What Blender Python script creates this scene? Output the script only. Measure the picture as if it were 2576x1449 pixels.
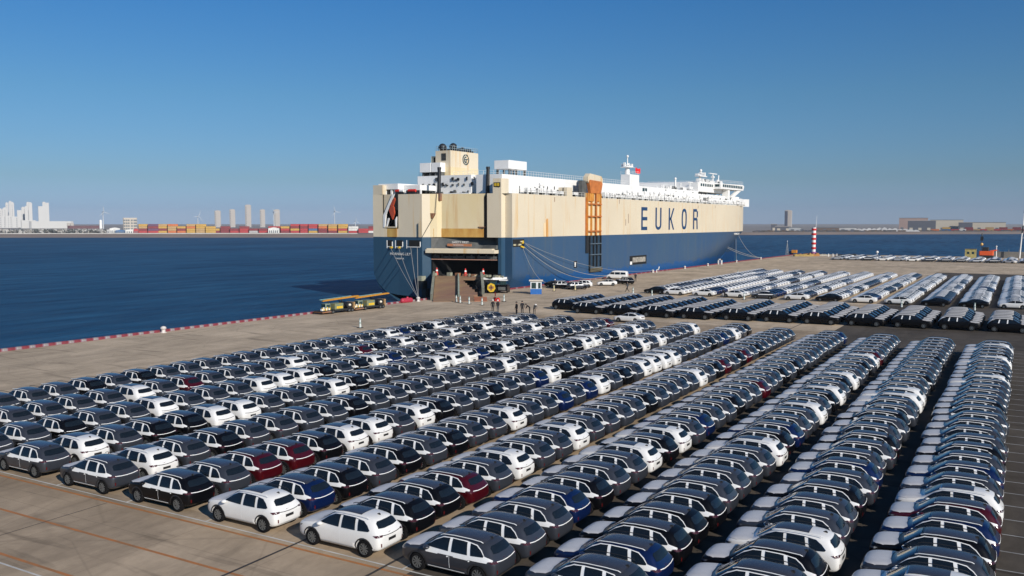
import bpy, bmesh, math, random
from mathutils import Vector, Matrix
from mathutils.bvhtree import BVHTree
R = math.radians
random.seed(7)
for o in list(bpy.data.objects):
    bpy.data.objects.remove(o, do_unlink=True)
S = bpy.context.scene
C = S.collection

# ------------------------------------------------------------------ camera
HC = 13.25                                     # drone height above the quay
cd = bpy.data.cameras.new('camera')
cam = bpy.data.objects.new('camera', cd); C.objects.link(cam)
cd.sensor_width = 36.0
cd.lens = 36.0 * 2225 / 2576
cd.clip_start = 0.5
cd.clip_end = 20000
cam.location = (0, 0, HC)
cam.rotation_euler = (R(90) - math.atan(163.5 / 2225), 0, R(30))
S.camera = cam

# ------------------------------------------------------------------ world, sun, exposure
SUN_EL = R(26)
SUN_AZ = (0.905, -0.425)                         # horizontal direction towards the sun
w = bpy.data.worlds.new('World'); S.world = w; w.use_nodes = True
nt = w.node_tree; nt.nodes.clear()
sky = nt.nodes.new('ShaderNodeTexSky'); sky.sky_type = 'NISHITA'; sky.sun_disc = False
sky.sun_elevation = SUN_EL; sky.sun_rotation = math.atan2(SUN_AZ[0], SUN_AZ[1])
sky.altitude = 0; sky.air_density = 1.0; sky.dust_density = 0.6; sky.ozone_density = 2.2
bg = nt.nodes.new('ShaderNodeBackground'); bg.inputs[1].default_value = 0.124
tcw = nt.nodes.new('ShaderNodeTexCoord'); sxw = nt.nodes.new('ShaderNodeSeparateXYZ'); nt.links.new(tcw.outputs['Generated'], sxw.inputs[0])
rw = nt.nodes.new('ShaderNodeValToRGB')              # clear winter air: the same bluer cast all round, a function of height only
for i, (p_, c_) in enumerate(((0.0, (.46, .64, 1.18)), (.016, (.32, .48, .92)), (.048, (.28, .42, .65)), (.137, (.24, .44, .62)), (.244, (.16, .43, .69)), (.6, (.16, .41, .66)))):
    e_ = rw.color_ramp.elements[i] if i < 2 else rw.color_ramp.elements.new(p_)
    e_.position = p_; e_.color = (*c_, 1)
nt.links.new(sxw.outputs['Z'], rw.inputs[0])
hs = nt.nodes.new('ShaderNodeMix'); hs.data_type = 'RGBA'; hs.blend_type = 'MULTIPLY'; hs.inputs['Factor'].default_value = 1.0
nt.links.new(rw.outputs[0], hs.inputs[7])
wo = nt.nodes.new('ShaderNodeOutputWorld')
nt.links.new(sky.outputs[0], hs.inputs[6]); nt.links.new(hs.outputs[2], bg.inputs[0]); nt.links.new(bg.outputs[0], wo.inputs[0])
sd = bpy.data.lights.new('sun', 'SUN'); sd.energy = 4.8; sd.angle = R(0.5); sd.color = (1.0, 0.92, 0.82)
sun = bpy.data.objects.new('sun', sd); C.objects.link(sun)
sv = Vector((SUN_AZ[0] * math.cos(SUN_EL), SUN_AZ[1] * math.cos(SUN_EL), math.sin(SUN_EL))).normalized()
sun.rotation_euler = sv.to_track_quat('Z', 'Y').to_euler()
sun.location = (60, -60, 90)
S.view_settings.view_transform = 'Standard'; S.view_settings.look = 'None'
S.view_settings.gamma = 1.0; S.view_settings.exposure = 0.0
S.view_settings.use_curve_mapping = False
S.render.engine = 'CYCLES'
S.cycles.max_bounces = 6; S.cycles.glossy_bounces = 3; S.cycles.transparent_max_bounces = 8
S.cycles.caustics_reflective = False; S.cycles.caustics_refractive = False

# ------------------------------------------------------------------ materials
def mat(name, col, rough=0.6, metal=0.0, spec=0.5, coat=0.0, var=0.0, scale=3.0, bump=0.0, bscale=None, col2=None, stretch=None, dirt=None):
    m = bpy.data.materials.new(name); m.use_nodes = True
    nt = m.node_tree; b = nt.nodes['Principled BSDF']
    b.inputs['Base Color'].default_value = (*col, 1)
    b.inputs['Roughness'].default_value = rough
    b.inputs['Metallic'].default_value = metal
    b.inputs['Specular IOR Level'].default_value = spec
    b.inputs['Coat Weight'].default_value = coat
    b.inputs['Coat Roughness'].default_value = 0.04
    tc = nt.nodes.new('ShaderNodeTexCoord'); src = tc.outputs['Object']
    if stretch:
        mp = nt.nodes.new('ShaderNodeMapping'); mp.inputs['Scale'].default_value = stretch
        nt.links.new(src, mp.inputs[0]); src = mp.outputs[0]
    if var or col2:
        n = nt.nodes.new('ShaderNodeTexNoise'); n.inputs['Scale'].default_value = scale; n.inputs['Detail'].default_value = 6
        n.inputs['Roughness'].default_value = 0.6
        nt.links.new(src, n.inputs['Vector'])
        cr = nt.nodes.new('ShaderNodeValToRGB')
        c2 = col2 if col2 else tuple(max(0, c * (1 - var)) for c in col)
        c1 = col if col2 else tuple(min(1, c * (1 + var * 0.5)) for c in col)
        cr.color_ramp.elements[0].position = 0.35; cr.color_ramp.elements[1].position = 0.65
        cr.color_ramp.elements[0].color = (*c2, 1); cr.color_ramp.elements[1].color = (*c1, 1)
        nt.links.new(n.outputs['Fac'], cr.inputs[0]); nt.links.new(cr.outputs[0], b.inputs['Base Color'])
    if bump:
        n2 = nt.nodes.new('ShaderNodeTexNoise'); n2.inputs['Scale'].default_value = bscale or scale * 4; n2.inputs['Detail'].default_value = 5
        nt.links.new(src, n2.inputs['Vector'])
        bp = nt.nodes.new('ShaderNodeBump'); bp.inputs['Strength'].default_value = bump; bp.inputs['Distance'].default_value = 0.05
        nt.links.new(n2.outputs['Fac'], bp.inputs['Height']); nt.links.new(bp.outputs[0], b.inputs['Normal'])
    return m

def N(nt, t, **kw):
    n = nt.nodes.new(t)
    for k, v in kw.items():
        if k in n.inputs.keys() if hasattr(n.inputs, 'keys') else False: n.inputs[k].default_value = v
        else: setattr(n, k, v)
    return n

PAINT = {
    'white': mat('white_paint', (0.74, 0.74, 0.725), 0.30, coat=0.5, var=0.03),
    'grey': mat('grey_paint', (0.040, 0.045, 0.057), 0.28, metal=0.25, coat=0.6, var=0.08),
    'black': mat('black_paint', (0.003, 0.003, 0.004), 0.32, spec=0.2, coat=0.2, var=0.1),
    'red': mat('red_paint', (0.065, 0.0025, 0.006), 0.28, metal=0.3, coat=0.7, var=0.1),
    'blue': mat('blue_paint', (0.004, 0.014, 0.070), 0.28, metal=0.3, coat=0.7, var=0.1),
    'green': mat('dark_green_paint', (0.03, 0.045, 0.042), 0.3, metal=0.3, coat=0.6, var=0.1),
    'silver': mat('silver_paint', (0.30, 0.33, 0.38), 0.32, metal=0.5, coat=0.5, var=0.05),
}
M_glass = mat('car_glass', (0.008, 0.012, 0.016), 0.06, spec=0.6, var=0.2)
M_wind = mat('windscreen_glass', (0.012, 0.018, 0.024), 0.05, spec=0.9, coat=0.6, var=0.2)
M_roofp = mat('panorama_roof_panel', (0.042, 0.043, 0.052), 0.27, spec=0.65, coat=0.3, var=0.1)
M_trim = mat('black_plastic', (0.018, 0.018, 0.019), 0.55, var=0.2)
M_film = mat('white_protective_film', (0.82, 0.83, 0.83), 0.42, var=0.04, scale=5)
M_hfilm = mat('grey_white_bonnet_film', (0.62, 0.61, 0.60), 0.34, var=0.06, scale=2.5)
M_tyre = mat('tyre_rubber', (0.007, 0.007, 0.008), 0.9, spec=0.15, var=0.2)
M_rim = mat('dark_alloy', (0.22, 0.235, 0.24), 0.35, metal=0.6, var=0.1)
M_well = mat('wheel_well', (0.004, 0.004, 0.004), 0.9, var=0.1)
M_lamp = mat('tail_lamp', (0.06, 0.012, 0.014), 0.15, coat=0.6, var=0.2)
M_refl = mat('red_reflector', (0.10, 0.008, 0.008), 0.2, var=0.1)
M_head = mat('headlamp_glass', (0.25, 0.27, 0.30), 0.12, metal=0.5, var=0.1)
M_chrome = mat('chrome', (0.55, 0.56, 0.58), 0.15, metal=1.0, var=0.05)

# ------------------------------------------------------------------ mesh helper
class MB:
    def __init__(s): s.v = []; s.f = []; s.m = []; s.smooth = []
    def add(s, vs, fs, m=0, sm=False):
        k = len(s.v); s.v += [tuple(v) for v in vs]
        for f in fs: s.f.append(tuple(k + i for i in f)); s.m.append(m); s.smooth.append(sm)
        return s
    def box(s, x0, x1, y0, y1, z0, z1, m=0):
        return s.add([(x0,y0,z0),(x1,y0,z0),(x1,y1,z0),(x0,y1,z0),(x0,y0,z1),(x1,y0,z1),(x1,y1,z1),(x0,y1,z1)],
              [(3,2,1,0),(4,5,6,7),(0,1,5,4),(1,2,6,5),(2,3,7,6),(3,0,4,7)], m)
    def cbox(s, x0, x1, y0, y1, z0, z1, c, m=0):      # box with its upright edges chamfered by c
        poly = [(x0+c,y0),(x1-c,y0),(x1,y0+c),(x1,y1-c),(x1-c,y1),(x0+c,y1),(x0,y1-c),(x0,y0+c)]
        return s.prism(poly, z0, z1, m)
    def prism(s, poly, z0, z1, m=0):
        n = len(poly)
        vs = [(x, y, z0) for x, y in poly] + [(x, y, z1) for x, y in poly]
        fs = [tuple(range(n))[::-1], tuple(range(n, 2*n))] + [(i, (i+1) % n, n + (i+1) % n, n + i) for i in range(n)]
        return s.add(vs, fs, m)
    def prismx(s, poly, x0, x1, m=0):                 # polygon in (y, z) extruded along x
        n = len(poly)
        vs = [(x0, y, z) for y, z in poly] + [(x1, y, z) for y, z in poly]
        fs = [tuple(range(n))[::-1], tuple(range(n, 2*n))] + [(i, (i+1) % n, n + (i+1) % n, n + i) for i in range(n)]
        return s.add(vs, fs, m)
    def prismy(s, poly, y0, y1, m=0):                 # polygon in (x, z) extruded along y
        n = len(poly)
        vs = [(x, y0, z) for x, z in poly] + [(x, y1, z) for x, z in poly]
        fs = [tuple(range(n)), tuple(range(n, 2*n))[::-1]] + [(n + i, n + (i+1) % n, (i+1) % n, i) for i in range(n)]
        return s.add(vs, fs, m)
    def cyl(s, p0, p1, r0, r1=None, n=8, m=0, sm=True, caps=True):
        r1 = r0 if r1 is None else r1
        p0 = Vector(p0); p1 = Vector(p1); d = (p1 - p0).normalized()
        a = d.orthogonal().normalized(); b = d.cross(a)
        vs = []
        for p, r in ((p0, r0), (p1, r1)):
            for i in range(n):
                t = 2*math.pi*i/n; vs.append(p + a*(math.cos(t)*r) + b*(math.sin(t)*r))
        s.add(vs, [(i, (i+1) % n, n + (i+1) % n, n + i) for i in range(n)], m, sm)
        if caps: s.add(vs, [tuple(range(n))[::-1], tuple(range(n, 2*n))], m)
        return s
    def tube(s, pts, r, n=6, m=0):
        for a, b in zip(pts[:-1], pts[1:]): s.cyl(a, b, r, r, n, m)
        return s
    def sphere(s, c, r, n=8, m=0, sz=1.0, z_from=-1.0):
        c = Vector(c); vs = []; rings = max(3, n // 2)
        lo = math.asin(max(-1, z_from))
        for j in range(rings + 1):
            ph = lo + (math.pi/2 - lo) * j / rings
            for i in range(n):
                t = 2*math.pi*i/n
                vs.append(c + Vector((math.cos(ph)*math.cos(t)*r, math.cos(ph)*math.sin(t)*r, math.sin(ph)*r*sz)))
        fs = [(j*n+i, j*n+(i+1) % n, (j+1)*n+(i+1) % n, (j+1)*n+i) for j in range(rings) for i in range(n)]
        return s.add(vs, fs, m, True)
    def rail(s, pts, h=1.0, step=1.8, r=0.03, rows=2, m=0, n=4):   # railing along a line of points
        for a, b in zip(pts[:-1], pts[1:]):
            a = Vector(a); b = Vector(b); k = max(1, int((b-a).length/step))
            for i in range(k+1):
                p = a.lerp(b, i/k); s.cyl(p, p + Vector((0,0,h)), r, r, n, m, caps=False)
            for j in range(rows):
                dz = Vector((0,0,h*(j+1)/rows)); s.cyl(a+dz, b+dz, r, r, n, m, caps=False)
        return s
    def mesh(s, name, mats):
        me = bpy.data.meshes.new(name); me.from_pydata(s.v, [], s.f)
        for mm in (mats if isinstance(mats, (list, tuple)) else [mats]): me.materials.append(mm)
        me.polygons.foreach_set('material_index', s.m); me.polygons.foreach_set('use_smooth', s.smooth)
        me.update(); return me
    def build(s, name, mats, parent=None, loc=None, rz=0.0, fixn=False):
        me = s.mesh(name, mats)
        if fixn:
            bm = bmesh.new(); bm.from_mesh(me); bmesh.ops.recalc_face_normals(bm, faces=bm.faces); bm.to_mesh(me); bm.free()
        return mk(name, me, parent, loc, rz)

def mk(name, me, parent=None, loc=None, rz=0.0):
    o = bpy.data.objects.new(name, me); C.objects.link(o)
    if parent: o.parent = parent
    if loc: o.location = loc
    if rz: o.rotation_euler = (0, 0, rz)
    return o
def tag(o, label=None, cat=None, group=None, kind=None):
    if label: o['label'] = label
    if cat: o['category'] = cat
    if group: o['group'] = group
    if kind: o['kind'] = kind
    return o
def thing(name, label, cat, loc=(0,0,0), rz=0.0, group=None):
    o = bpy.data.objects.new(name, None); C.objects.link(o); o.empty_display_size = 0.2
    o.location = loc; o.rotation_euler = (0, 0, rz)
    return tag(o, label, cat, group)
KIDS = {}
def kids(o):
    return KIDS.setdefault(o, [c for c in C.objects if c.parent == o]) if o not in KIDS else KIDS[o]
def copy_tree(tree, loc, rz, label=None, group=None, swap=None, sc=None):
    """tree = (object, [subtrees]); every object of it is copied with obj.copy(), mesh data shared"""
    def rec(node, parent):
        o, ch = node
        c = o.copy(); C.objects.link(c)
        if parent: c.parent = parent
        if swap and c.data is not None and c.data.name in swap: c.data = swap[c.data.name]
        for q in ch: rec(q, c)
        return c
    r = rec(tree, None); r.location = loc; r.rotation_euler = (0, 0, rz)
    if label: r['label'] = label
    if group: r['group'] = group
    return r
def tree_of(o, allobjs=None):
    return (o, [tree_of(c) for c in C.objects if c.parent == o])

def bearing(px):                               # world heading of a point seen at column px of a 2576-wide view
    a = math.atan((px - 1288) / 2225.0)
    return R(90 + 30) - a
def far(px, dist):
    a = bearing(px); return (math.cos(a) * dist, math.sin(a) * dist)
ORD = ['', 'first','second','third','fourth','fifth','sixth','seventh','eighth','ninth','tenth','eleventh','twelfth','thirteenth','fourteenth','fifteenth','sixteenth','seventeenth','eighteenth','nineteenth','twentieth']
def ordn(i):
    if i < 21: return ORD[i]
    t = {2:'twenty', 3:'thirty', 4:'forty', 5:'fifty', 6:'sixty', 7:'seventy', 8:'eighty'}[i // 10]
    return t[:-1] + 'ieth' if i % 10 == 0 else t + '-' + ORD[i % 10]
# ------------------------------------------------------------------ the setting
def quay_x(y): return -92.6 + 0.0267 * y
QS = math.atan(0.0267)
WATER = -3.4
END_Y = 392.0

def slab_mat(name, c1, c2, stain, sx=5.45, sy=6.0, joint=0.012, rough=0.85):
    m = bpy.data.materials.new(name); m.use_nodes = True; nt = m.node_tree; b = nt.nodes['Principled BSDF']; L = nt.links.new
    tc = nt.nodes.new('ShaderNodeTexCoord')
    mp = nt.nodes.new('ShaderNodeMapping'); mp.inputs['Location'].default_value = (19.75, 0, 0); L(tc.outputs['Object'], mp.inputs[0])
    br = nt.nodes.new('ShaderNodeTexBrick'); br.offset = 0.0; br.squash = 1.0
    br.inputs['Scale'].default_value = 1.0; br.inputs['Brick Width'].default_value = sx; br.inputs['Row Height'].default_value = sy
    br.inputs['Mortar Size'].default_value = joint; br.inputs['Mortar Smooth'].default_value = 0.3; br.inputs['Bias'].default_value = 0.0
    br.inputs['Color1'].default_value = (*c1, 1); br.inputs['Color2'].default_value = (*c2, 1)
    br.inputs['Mortar'].default_value = (*[c*0.62 for c in c2], 1); L(mp.outputs[0], br.inputs['Vector'])
    # broad stains dragged along the driving direction
    def noise(scale, detail, st, rough=0.6):
        mm = nt.nodes.new('ShaderNodeMapping'); mm.inputs['Scale'].default_value = st; mm.inputs['Rotation'].default_value = (0, 0, 0.35); L(tc.outputs['Object'], mm.inputs[0])
        n = nt.nodes.new('ShaderNodeTexNoise'); n.inputs['Scale'].default_value = scale; n.inputs['Detail'].default_value = detail; n.inputs['Roughness'].default_value = rough; n.inputs['Distortion'].default_value = 0.6
        L(mm.outputs[0], n.inputs['Vector']); return n.outputs['Fac']
    def mul(col, fac_out, lo, hi, p0, p1):
        r = nt.nodes.new('ShaderNodeMapRange'); r.inputs['From Min'].default_value = p0; r.inputs['From Max'].default_value = p1
        r.inputs['To Min'].default_value = lo; r.inputs['To Max'].default_value = hi; L(fac_out, r.inputs['Value'])
        mx = nt.nodes.new('ShaderNodeMix'); mx.data_type = 'RGBA'; mx.blend_type = 'MULTIPLY'; mx.inputs['Factor'].default_value = 1.0
        L(col, mx.inputs[6]); 
        cb = nt.nodes.new('ShaderNodeCombineColor'); [L(r.outputs[0], cb.inputs[i]) for i in range(3)]
        L(cb.outputs[0], mx.inputs[7]); return mx.outputs[2]
    col = br.outputs['Color']
    col = mul(col, noise(0.05, 5, (1, 1.6, 1)), 0.78, 1.12, 0.3, 0.7)
    col = mul(col, noise(0.35, 8, (1.0, 0.35, 1), 0.7), stain - .06, 1.06, 0.36, 0.60)
    col = mul(col, noise(0.22, 4, (0.5, 4.0, 1), 0.5), 0.60, 1.0, 0.29, 0.42)
    col = mul(col, noise(2.5, 6, (1, 1, 1)), 0.93, 1.05, 0.3, 0.7)
    # fine cracks
    vo = nt.nodes.new('ShaderNodeTexVoronoi'); vo.feature = 'DISTANCE_TO_EDGE'; vo.inputs['Scale'].default_value = 0.16
    nz = nt.nodes.new('ShaderNodeTexNoise'); nz.inputs['Scale'].default_value = 0.5; nz.inputs['Detail'].default_value = 6; L(tc.outputs['Object'], nz.inputs['Vector'])
    ad = nt.nodes.new('ShaderNodeMix'); ad.data_type = 'RGBA'; ad.inputs['Factor'].default_value = 0.92
    L(nz.outputs['Color'], ad.inputs[6]); L(tc.outputs['Object'], ad.inputs[7]); L(ad.outputs[2], vo.inputs['Vector'])
    rr = nt.nodes.new('ShaderNodeMapRange'); rr.inputs['From Max'].default_value = 0.010; rr.inputs['To Min'].default_value = 0.72; L(vo.outputs['Distance'], rr.inputs['Value'])
    mx = nt.nodes.new('ShaderNodeMix'); mx.data_type = 'RGBA'; mx.blend_type = 'MULTIPLY'; mx.inputs['Factor'].default_value = 0.45
    cb = nt.nodes.new('ShaderNodeCombineColor'); [L(rr.outputs[0], cb.inputs[i]) for i in range(3)]
    L(col, mx.inputs[6]); L(cb.outputs[0], mx.inputs[7]); L(mx.outputs[2], b.inputs['Base Color'])
    b.inputs['Roughness'].default_value = rough; b.inputs['Specular IOR Level'].default_value = 0.12
    nb = noise(9, 5, (1, 1, 1)); bp = nt.nodes.new('ShaderNodeBump'); bp.inputs['Strength'].default_value = 0.25; bp.inputs['Distance'].default_value = 0.02
    L(nb, bp.inputs['Height']); L(bp.outputs[0], b.inputs['Normal'])
    return m

M_conc = slab_mat('apron_concrete', (0.545, 0.438, 0.315), (0.51, 0.408, 0.292), 0.82)
M_conc2 = slab_mat('parking_concrete', (0.43, 0.335, 0.235), (0.40, 0.31, 0.215), 0.80)
M_asph = slab_mat('grey_paving', (0.100, 0.086, 0.070), (0.094, 0.080, 0.066), 0.80, joint=0.01)
M_wall = mat('quay_wall_concrete', (0.22, 0.20, 0.17), 0.85, var=0.3, scale=0.8, bump=0.3)

g = MB()
ys = [-60, 0, 100, 200, 300, END_Y]
q = [(quay_x(y), y) for y in ys]
vs = [(x, y, 0) for x, y in q] + [(420, y, 0) for y in ys]
g.add(vs, [(i, len(ys)+i, len(ys)+i+1, i+1) for i in range(len(ys)-1)])
tag(g.build('quay_apron_ground', M_conc, fixn=True), kind='structure')
g = MB().add([(-66.5, -60, .004), (-19.75, -60, .004), (-19.75, 112, .004), (-66.5, 112, .004)], [(0,1,2,3)])
tag(g.build('parking_ground', M_conc2), kind='structure')
g = MB().add([(-19.75, -60, .004), (300, -60, .004), (300, 262, .004), (-19.75, 262, .004)], [(0,1,2,3)])
tag(g.build('paved_ground', M_asph), kind='structure')
g = MB()
for a, b in zip(ys[:-1], ys[1:]):
    g.add([(quay_x(a), a, 0), (quay_x(b), b, 0), (quay_x(b), b, -9), (quay_x(a), a, -9)], [(0,1,2,3)])
g.add([(quay_x(END_Y), END_Y, 0), (420, END_Y, 0), (420, END_Y, -9), (quay_x(END_Y), END_Y, -9)], [(0,1,2,3)])
tag(g.build('quay_wall', M_wall), kind='structure')

# water
m = bpy.data.materials.new('harbour_water'); m.use_nodes = True; nt = m.node_tree; b = nt.nodes['Principled BSDF']; L = nt.links.new
b.inputs['Roughness'].default_value = 0.16; b.inputs['IOR'].default_value = 1.33; b.inputs['Specular IOR Level'].default_value = 0.42
tc = nt.nodes.new('ShaderNodeTexCoord')
def wnoise(scale, st, rot, det=3):
    mm = nt.nodes.new('ShaderNodeMapping'); mm.inputs['Scale'].default_value = st; mm.inputs['Rotation'].default_value = (0, 0, rot); L(tc.outputs['Object'], mm.inputs[0])
    n = nt.nodes.new('ShaderNodeTexNoise'); n.inputs['Scale'].default_value = scale; n.inputs['Detail'].default_value = det; n.inputs['Roughness'].default_value = 0.55
    L(mm.outputs[0], n.inputs['Vector']); return n.outputs['Fac']
n1 = wnoise(0.9, (1, 0.32, 1), 0.5, 5); n2 = wnoise(0.14, (1, 0.35, 1), 0.7, 4); n3 = wnoise(0.012, (1, 0.4, 1), 0.9, 4)
ma = nt.nodes.new('ShaderNodeMath'); ma.operation = 'MULTIPLY_ADD'; ma.inputs[1].default_value = 3.0; L(n2, ma.inputs[0]); L(n1, ma.inputs[2])
bp = nt.nodes.new('ShaderNodeBump'); bp.inputs['Strength'].default_value = 1.0; bp.inputs['Distance'].default_value = 0.65; L(ma.outputs[0], bp.inputs['Height']); L(bp.outputs[0], b.inputs['Normal'])
cr = nt.nodes.new('ShaderNodeValToRGB'); cr.color_ramp.elements[0].position = 0.40; cr.color_ramp.elements[1].position = 0.60
cr.color_ramp.elements[0].color = (0.007, 0.045, 0.110, 1); cr.color_ramp.elements[1].color = (0.018, 0.086, 0.178, 1); mw = nt.nodes.new('ShaderNodeMath'); mw.operation = 'MULTIPLY_ADD'; mw.inputs[1].default_value = 0.55; mw2 = nt.nodes.new('ShaderNodeMath'); mw2.operation = 'MULTIPLY'; mw2.inputs[1].default_value = 0.45; L(n3, mw2.inputs[0]); n4 = wnoise(0.33, (.55, .12, 1), 0.5, 6); L(n4, mw.inputs[0]); L(mw2.outputs[0], mw.inputs[2]); L(mw.outputs[0], cr.inputs[0])
nt.nodes.remove(b); df = nt.nodes.new('ShaderNodeBsdfDiffuse'); gl = nt.nodes.new('ShaderNodeBsdfGlossy'); ms = nt.nodes.new('ShaderNodeMixShader'); gl.inputs['Roughness'].default_value = 0.22
L(cr.outputs[0], df.inputs['Color']); L(bp.outputs[0], df.inputs['Normal']); L(bp.outputs[0], gl.inputs['Normal'])
lw = nt.nodes.new('ShaderNodeLayerWeight'); lw.inputs['Blend'].default_value = 0.25; L(bp.outputs[0], lw.inputs['Normal'])
mr = nt.nodes.new('ShaderNodeMapRange'); mr.inputs['To Min'].default_value = 0.03; mr.inputs['To Max'].default_value = 0.20; L(lw.outputs['Fresnel'], mr.inputs['Value'])
L(mr.outputs[0], ms.inputs[0]); L(df.outputs[0], ms.inputs[1]); L(gl.outputs[0], ms.inputs[2]); L(ms.outputs[0], nt.nodes['Material Output'].inputs[0])
M_water = m
tag(MB().add([(-9000, -3000, WATER), (9000, -3000, WATER), (9000, 9000, WATER), (-9000, 9000, WATER)], [(0,1,2,3)]).build('sea_water', M_water), kind='structure')

# far shore: a bank that rises from the water and runs on to the horizon
M_bank = mat('shore_mud', (0.27, 0.21, 0.165), 0.9, var=0.3, scale=0.02, col2=(0.21, 0.165, 0.135), stretch=(1, 1, 8))
M_land = mat('far_land', (0.24, 0.22, 0.20), 0.9, var=0.2, scale=0.01)
sh = []                                         # (column, distance to the water's edge)
for px, dd in ((-900, 1090), (0, 1165), (500, 1080), (930, 1022), (1500, 1150), (2000, 1320), (2576, 1550), (3300, 1900)):
    sh.append((px, dd))
def shore(px, extra=0.0):
    for (a, da), (b_, db) in zip(sh[:-1], sh[1:]):
        if a <= px <= b_: d = da + (db-da)*(px-a)/(b_-a); return far(px, d + extra)
g = MB(); vs = []
cols = [p for p in range(-900, 3301, 60)]
for p in cols:
    for ex, z in ((-6, WATER-0.3), (18, -1.6 if p < 1200 else -1.2), (40, -0.6), (62, 0.1)):
        x, y = shore(p, ex + random.uniform(-2.5, 2.5)); vs.append((x, y, z + (random.uniform(-.2,.2) if z > WATER else 0)))
n = 4
g.add(vs, [(i*n+j, (i+1)*n+j, (i+1)*n+j+1, i*n+j+1) for i in range(len(cols)-1) for j in range(n-1)])
tag(g.build('shore_bank_ground', M_bank, fixn=True), kind='structure')
g = MB(); vs = []
for p in cols:
    for ex, z in ((60, 0.05), (9000, 0.05)):
        x, y = shore(p, ex); vs.append((x, y, z))
g.add(vs, [(i*2, (i+1)*2, (i+1)*2+1, i*2+1) for i in range(len(cols)-1)])
tag(g.build('far_land_ground', M_land, fixn=True), kind='structure')
# pale sea wall road on top of the bank
g = MB()
for p in range(0, 900, 60):
    a = shore(p, 58); b_ = shore(p + 60, 58); c_ = shore(p + 60, 66); d_ = shore(p, 66)
    g.prism([a, b_, c_, d_], 0.1, 1.1)
M_pale = mat('pale_concrete', (0.50, 0.49, 0.47), 0.85, var=0.1, scale=0.1)
tag(g.build('sea_wall', M_pale, fixn=True), 'low pale sea wall along the top of the far muddy bank', 'wall')

# painted lines (own thin sheets)
M_orange = mat('worn_orange_line_paint', (0.46, 0.17, 0.045), 0.7, var=0.35, scale=1.5, col2=(0.30, 0.15, 0.06))
M_linew = mat('worn_white_line_paint', (0.55, 0.54, 0.50), 0.7, var=0.2, scale=1.5)
M_lineg = mat('faded_bay_line_paint', (0.32, 0.32, 0.31), 0.7, var=0.3, scale=1.5)
M_joint = mat('joint_sealant', (0.045, 0.040, 0.036), 0.7, var=0.3, scale=2)
def strip(name, pts, wd, m, z=.008, lab=None):
    g = MB()
    for (x0, y0), (x1, y1) in zip(pts[:-1], pts[1:]):
        d = Vector((x1-x0, y1-y0)).normalized(); n = Vector((-d.y, d.x))*wd/2
        g.add([(x0-n.x, y0-n.y, z), (x1-n.x, y1-n.y, z), (x1+n.x, y1+n.y, z), (x0+n.x, y0+n.y, z)], [(0,1,2,3)])
    return tag(g.build(name, m, fixn=True), kind='structure')
for yy in (26.12, 22.95, 19.74): strip('road_marking', [(-75, yy), (-15.5, yy)], 0.15, M_orange)
strip('road_marking', [(-75, 26.50), (30, 26.50)], 0.09, M_linew, .012)
strip('road_marking', [(-75, 19.17), (-15, 19.17)], 0.09, M_linew)
g = MB()
for k in range(-5, 6):
    x = -41.97 + 5.45*k
    g.box(x-.04, x+.04, 26.55, 27.4, .004, .010); g.box(x-.04, x+.04, 18.2, 19.12, .004, .010)
tag(g.build('road_markings', M_linew), kind='structure')
g = MB()
for i in range(-6, 36):
    y = 57.72 - 2.225*17 + 2.2375*i + 4.6
    g.box(-1.4, 12, y-.045, y+.045, .008, .010)
tag(g.build('road_markings', M_lineg), kind='structure')
for x in (-25.62, -20.92): strip('ground_joint', [(x, -20), (x, 112)], 0.13, M_joint, .016)
strip('ground_joint', [(-24.9, 112), (-24.9, 150)], 0.12, M_joint, .012)
strip('ground_joint', [(-37.2, 12), (-37.2, 26)], 0.05, M_joint, .010)

# kerb along the quay edge: red blocks with pale striped ones between them
M_kred = mat('kerb_red_paint', (0.21, 0.035, 0.05), 0.6, var=0.35, scale=3)
M_kpale = mat('kerb_pale_paint', (0.26, 0.15, 0.19), 0.7, var=0.2, scale=3)
kb = thing('quay_kerb', 'red quay kerb with pale striped blocks along the water edge, near the yellow conveyors', 'kerb', (quay_x(40), 40, 0), -QS)
r1 = MB().box(0, .34, -.37, .37, 0, .30).mesh('kerb_block', M_kred)
m2 = MB().box(0, .34, -.345, .345, 0, .29, 0); 
for yy in (-.22, .02): m2.box(.05, .345, yy, yy+.2, .285, .298, 1); m2.box(.338, .346, yy, yy+.2, .05, .25, 1)
m2 = m2.mesh('kerb_block', [M_kpale, M_lineg])
for i in range(59):
    mk('kerb_block', r1, kb, (0.0, i*1.46, 0)); mk('kerb_block', m2, kb, (0.0, i*1.46+.73, 0))
g = MB()
for i in range(int((390-146)/1.5)):
    y = 146 + i*1.5 - 126; g.box(0, .34, y, y+.8, 0, .30, 0); g.box(.0, .34, y+.84, y+1.46, 0, .28, 1 if i < 60 and i % 2 else 0)
k2 = thing('quay_kerb', 'long red kerb on the quay edge beside the blue hull of the ship', 'kerb', (quay_x(126), 126, 0), -QS)
tag(g.build('kerb_blocks', [M_kred, M_kpale], k2), kind='stuff')
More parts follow.
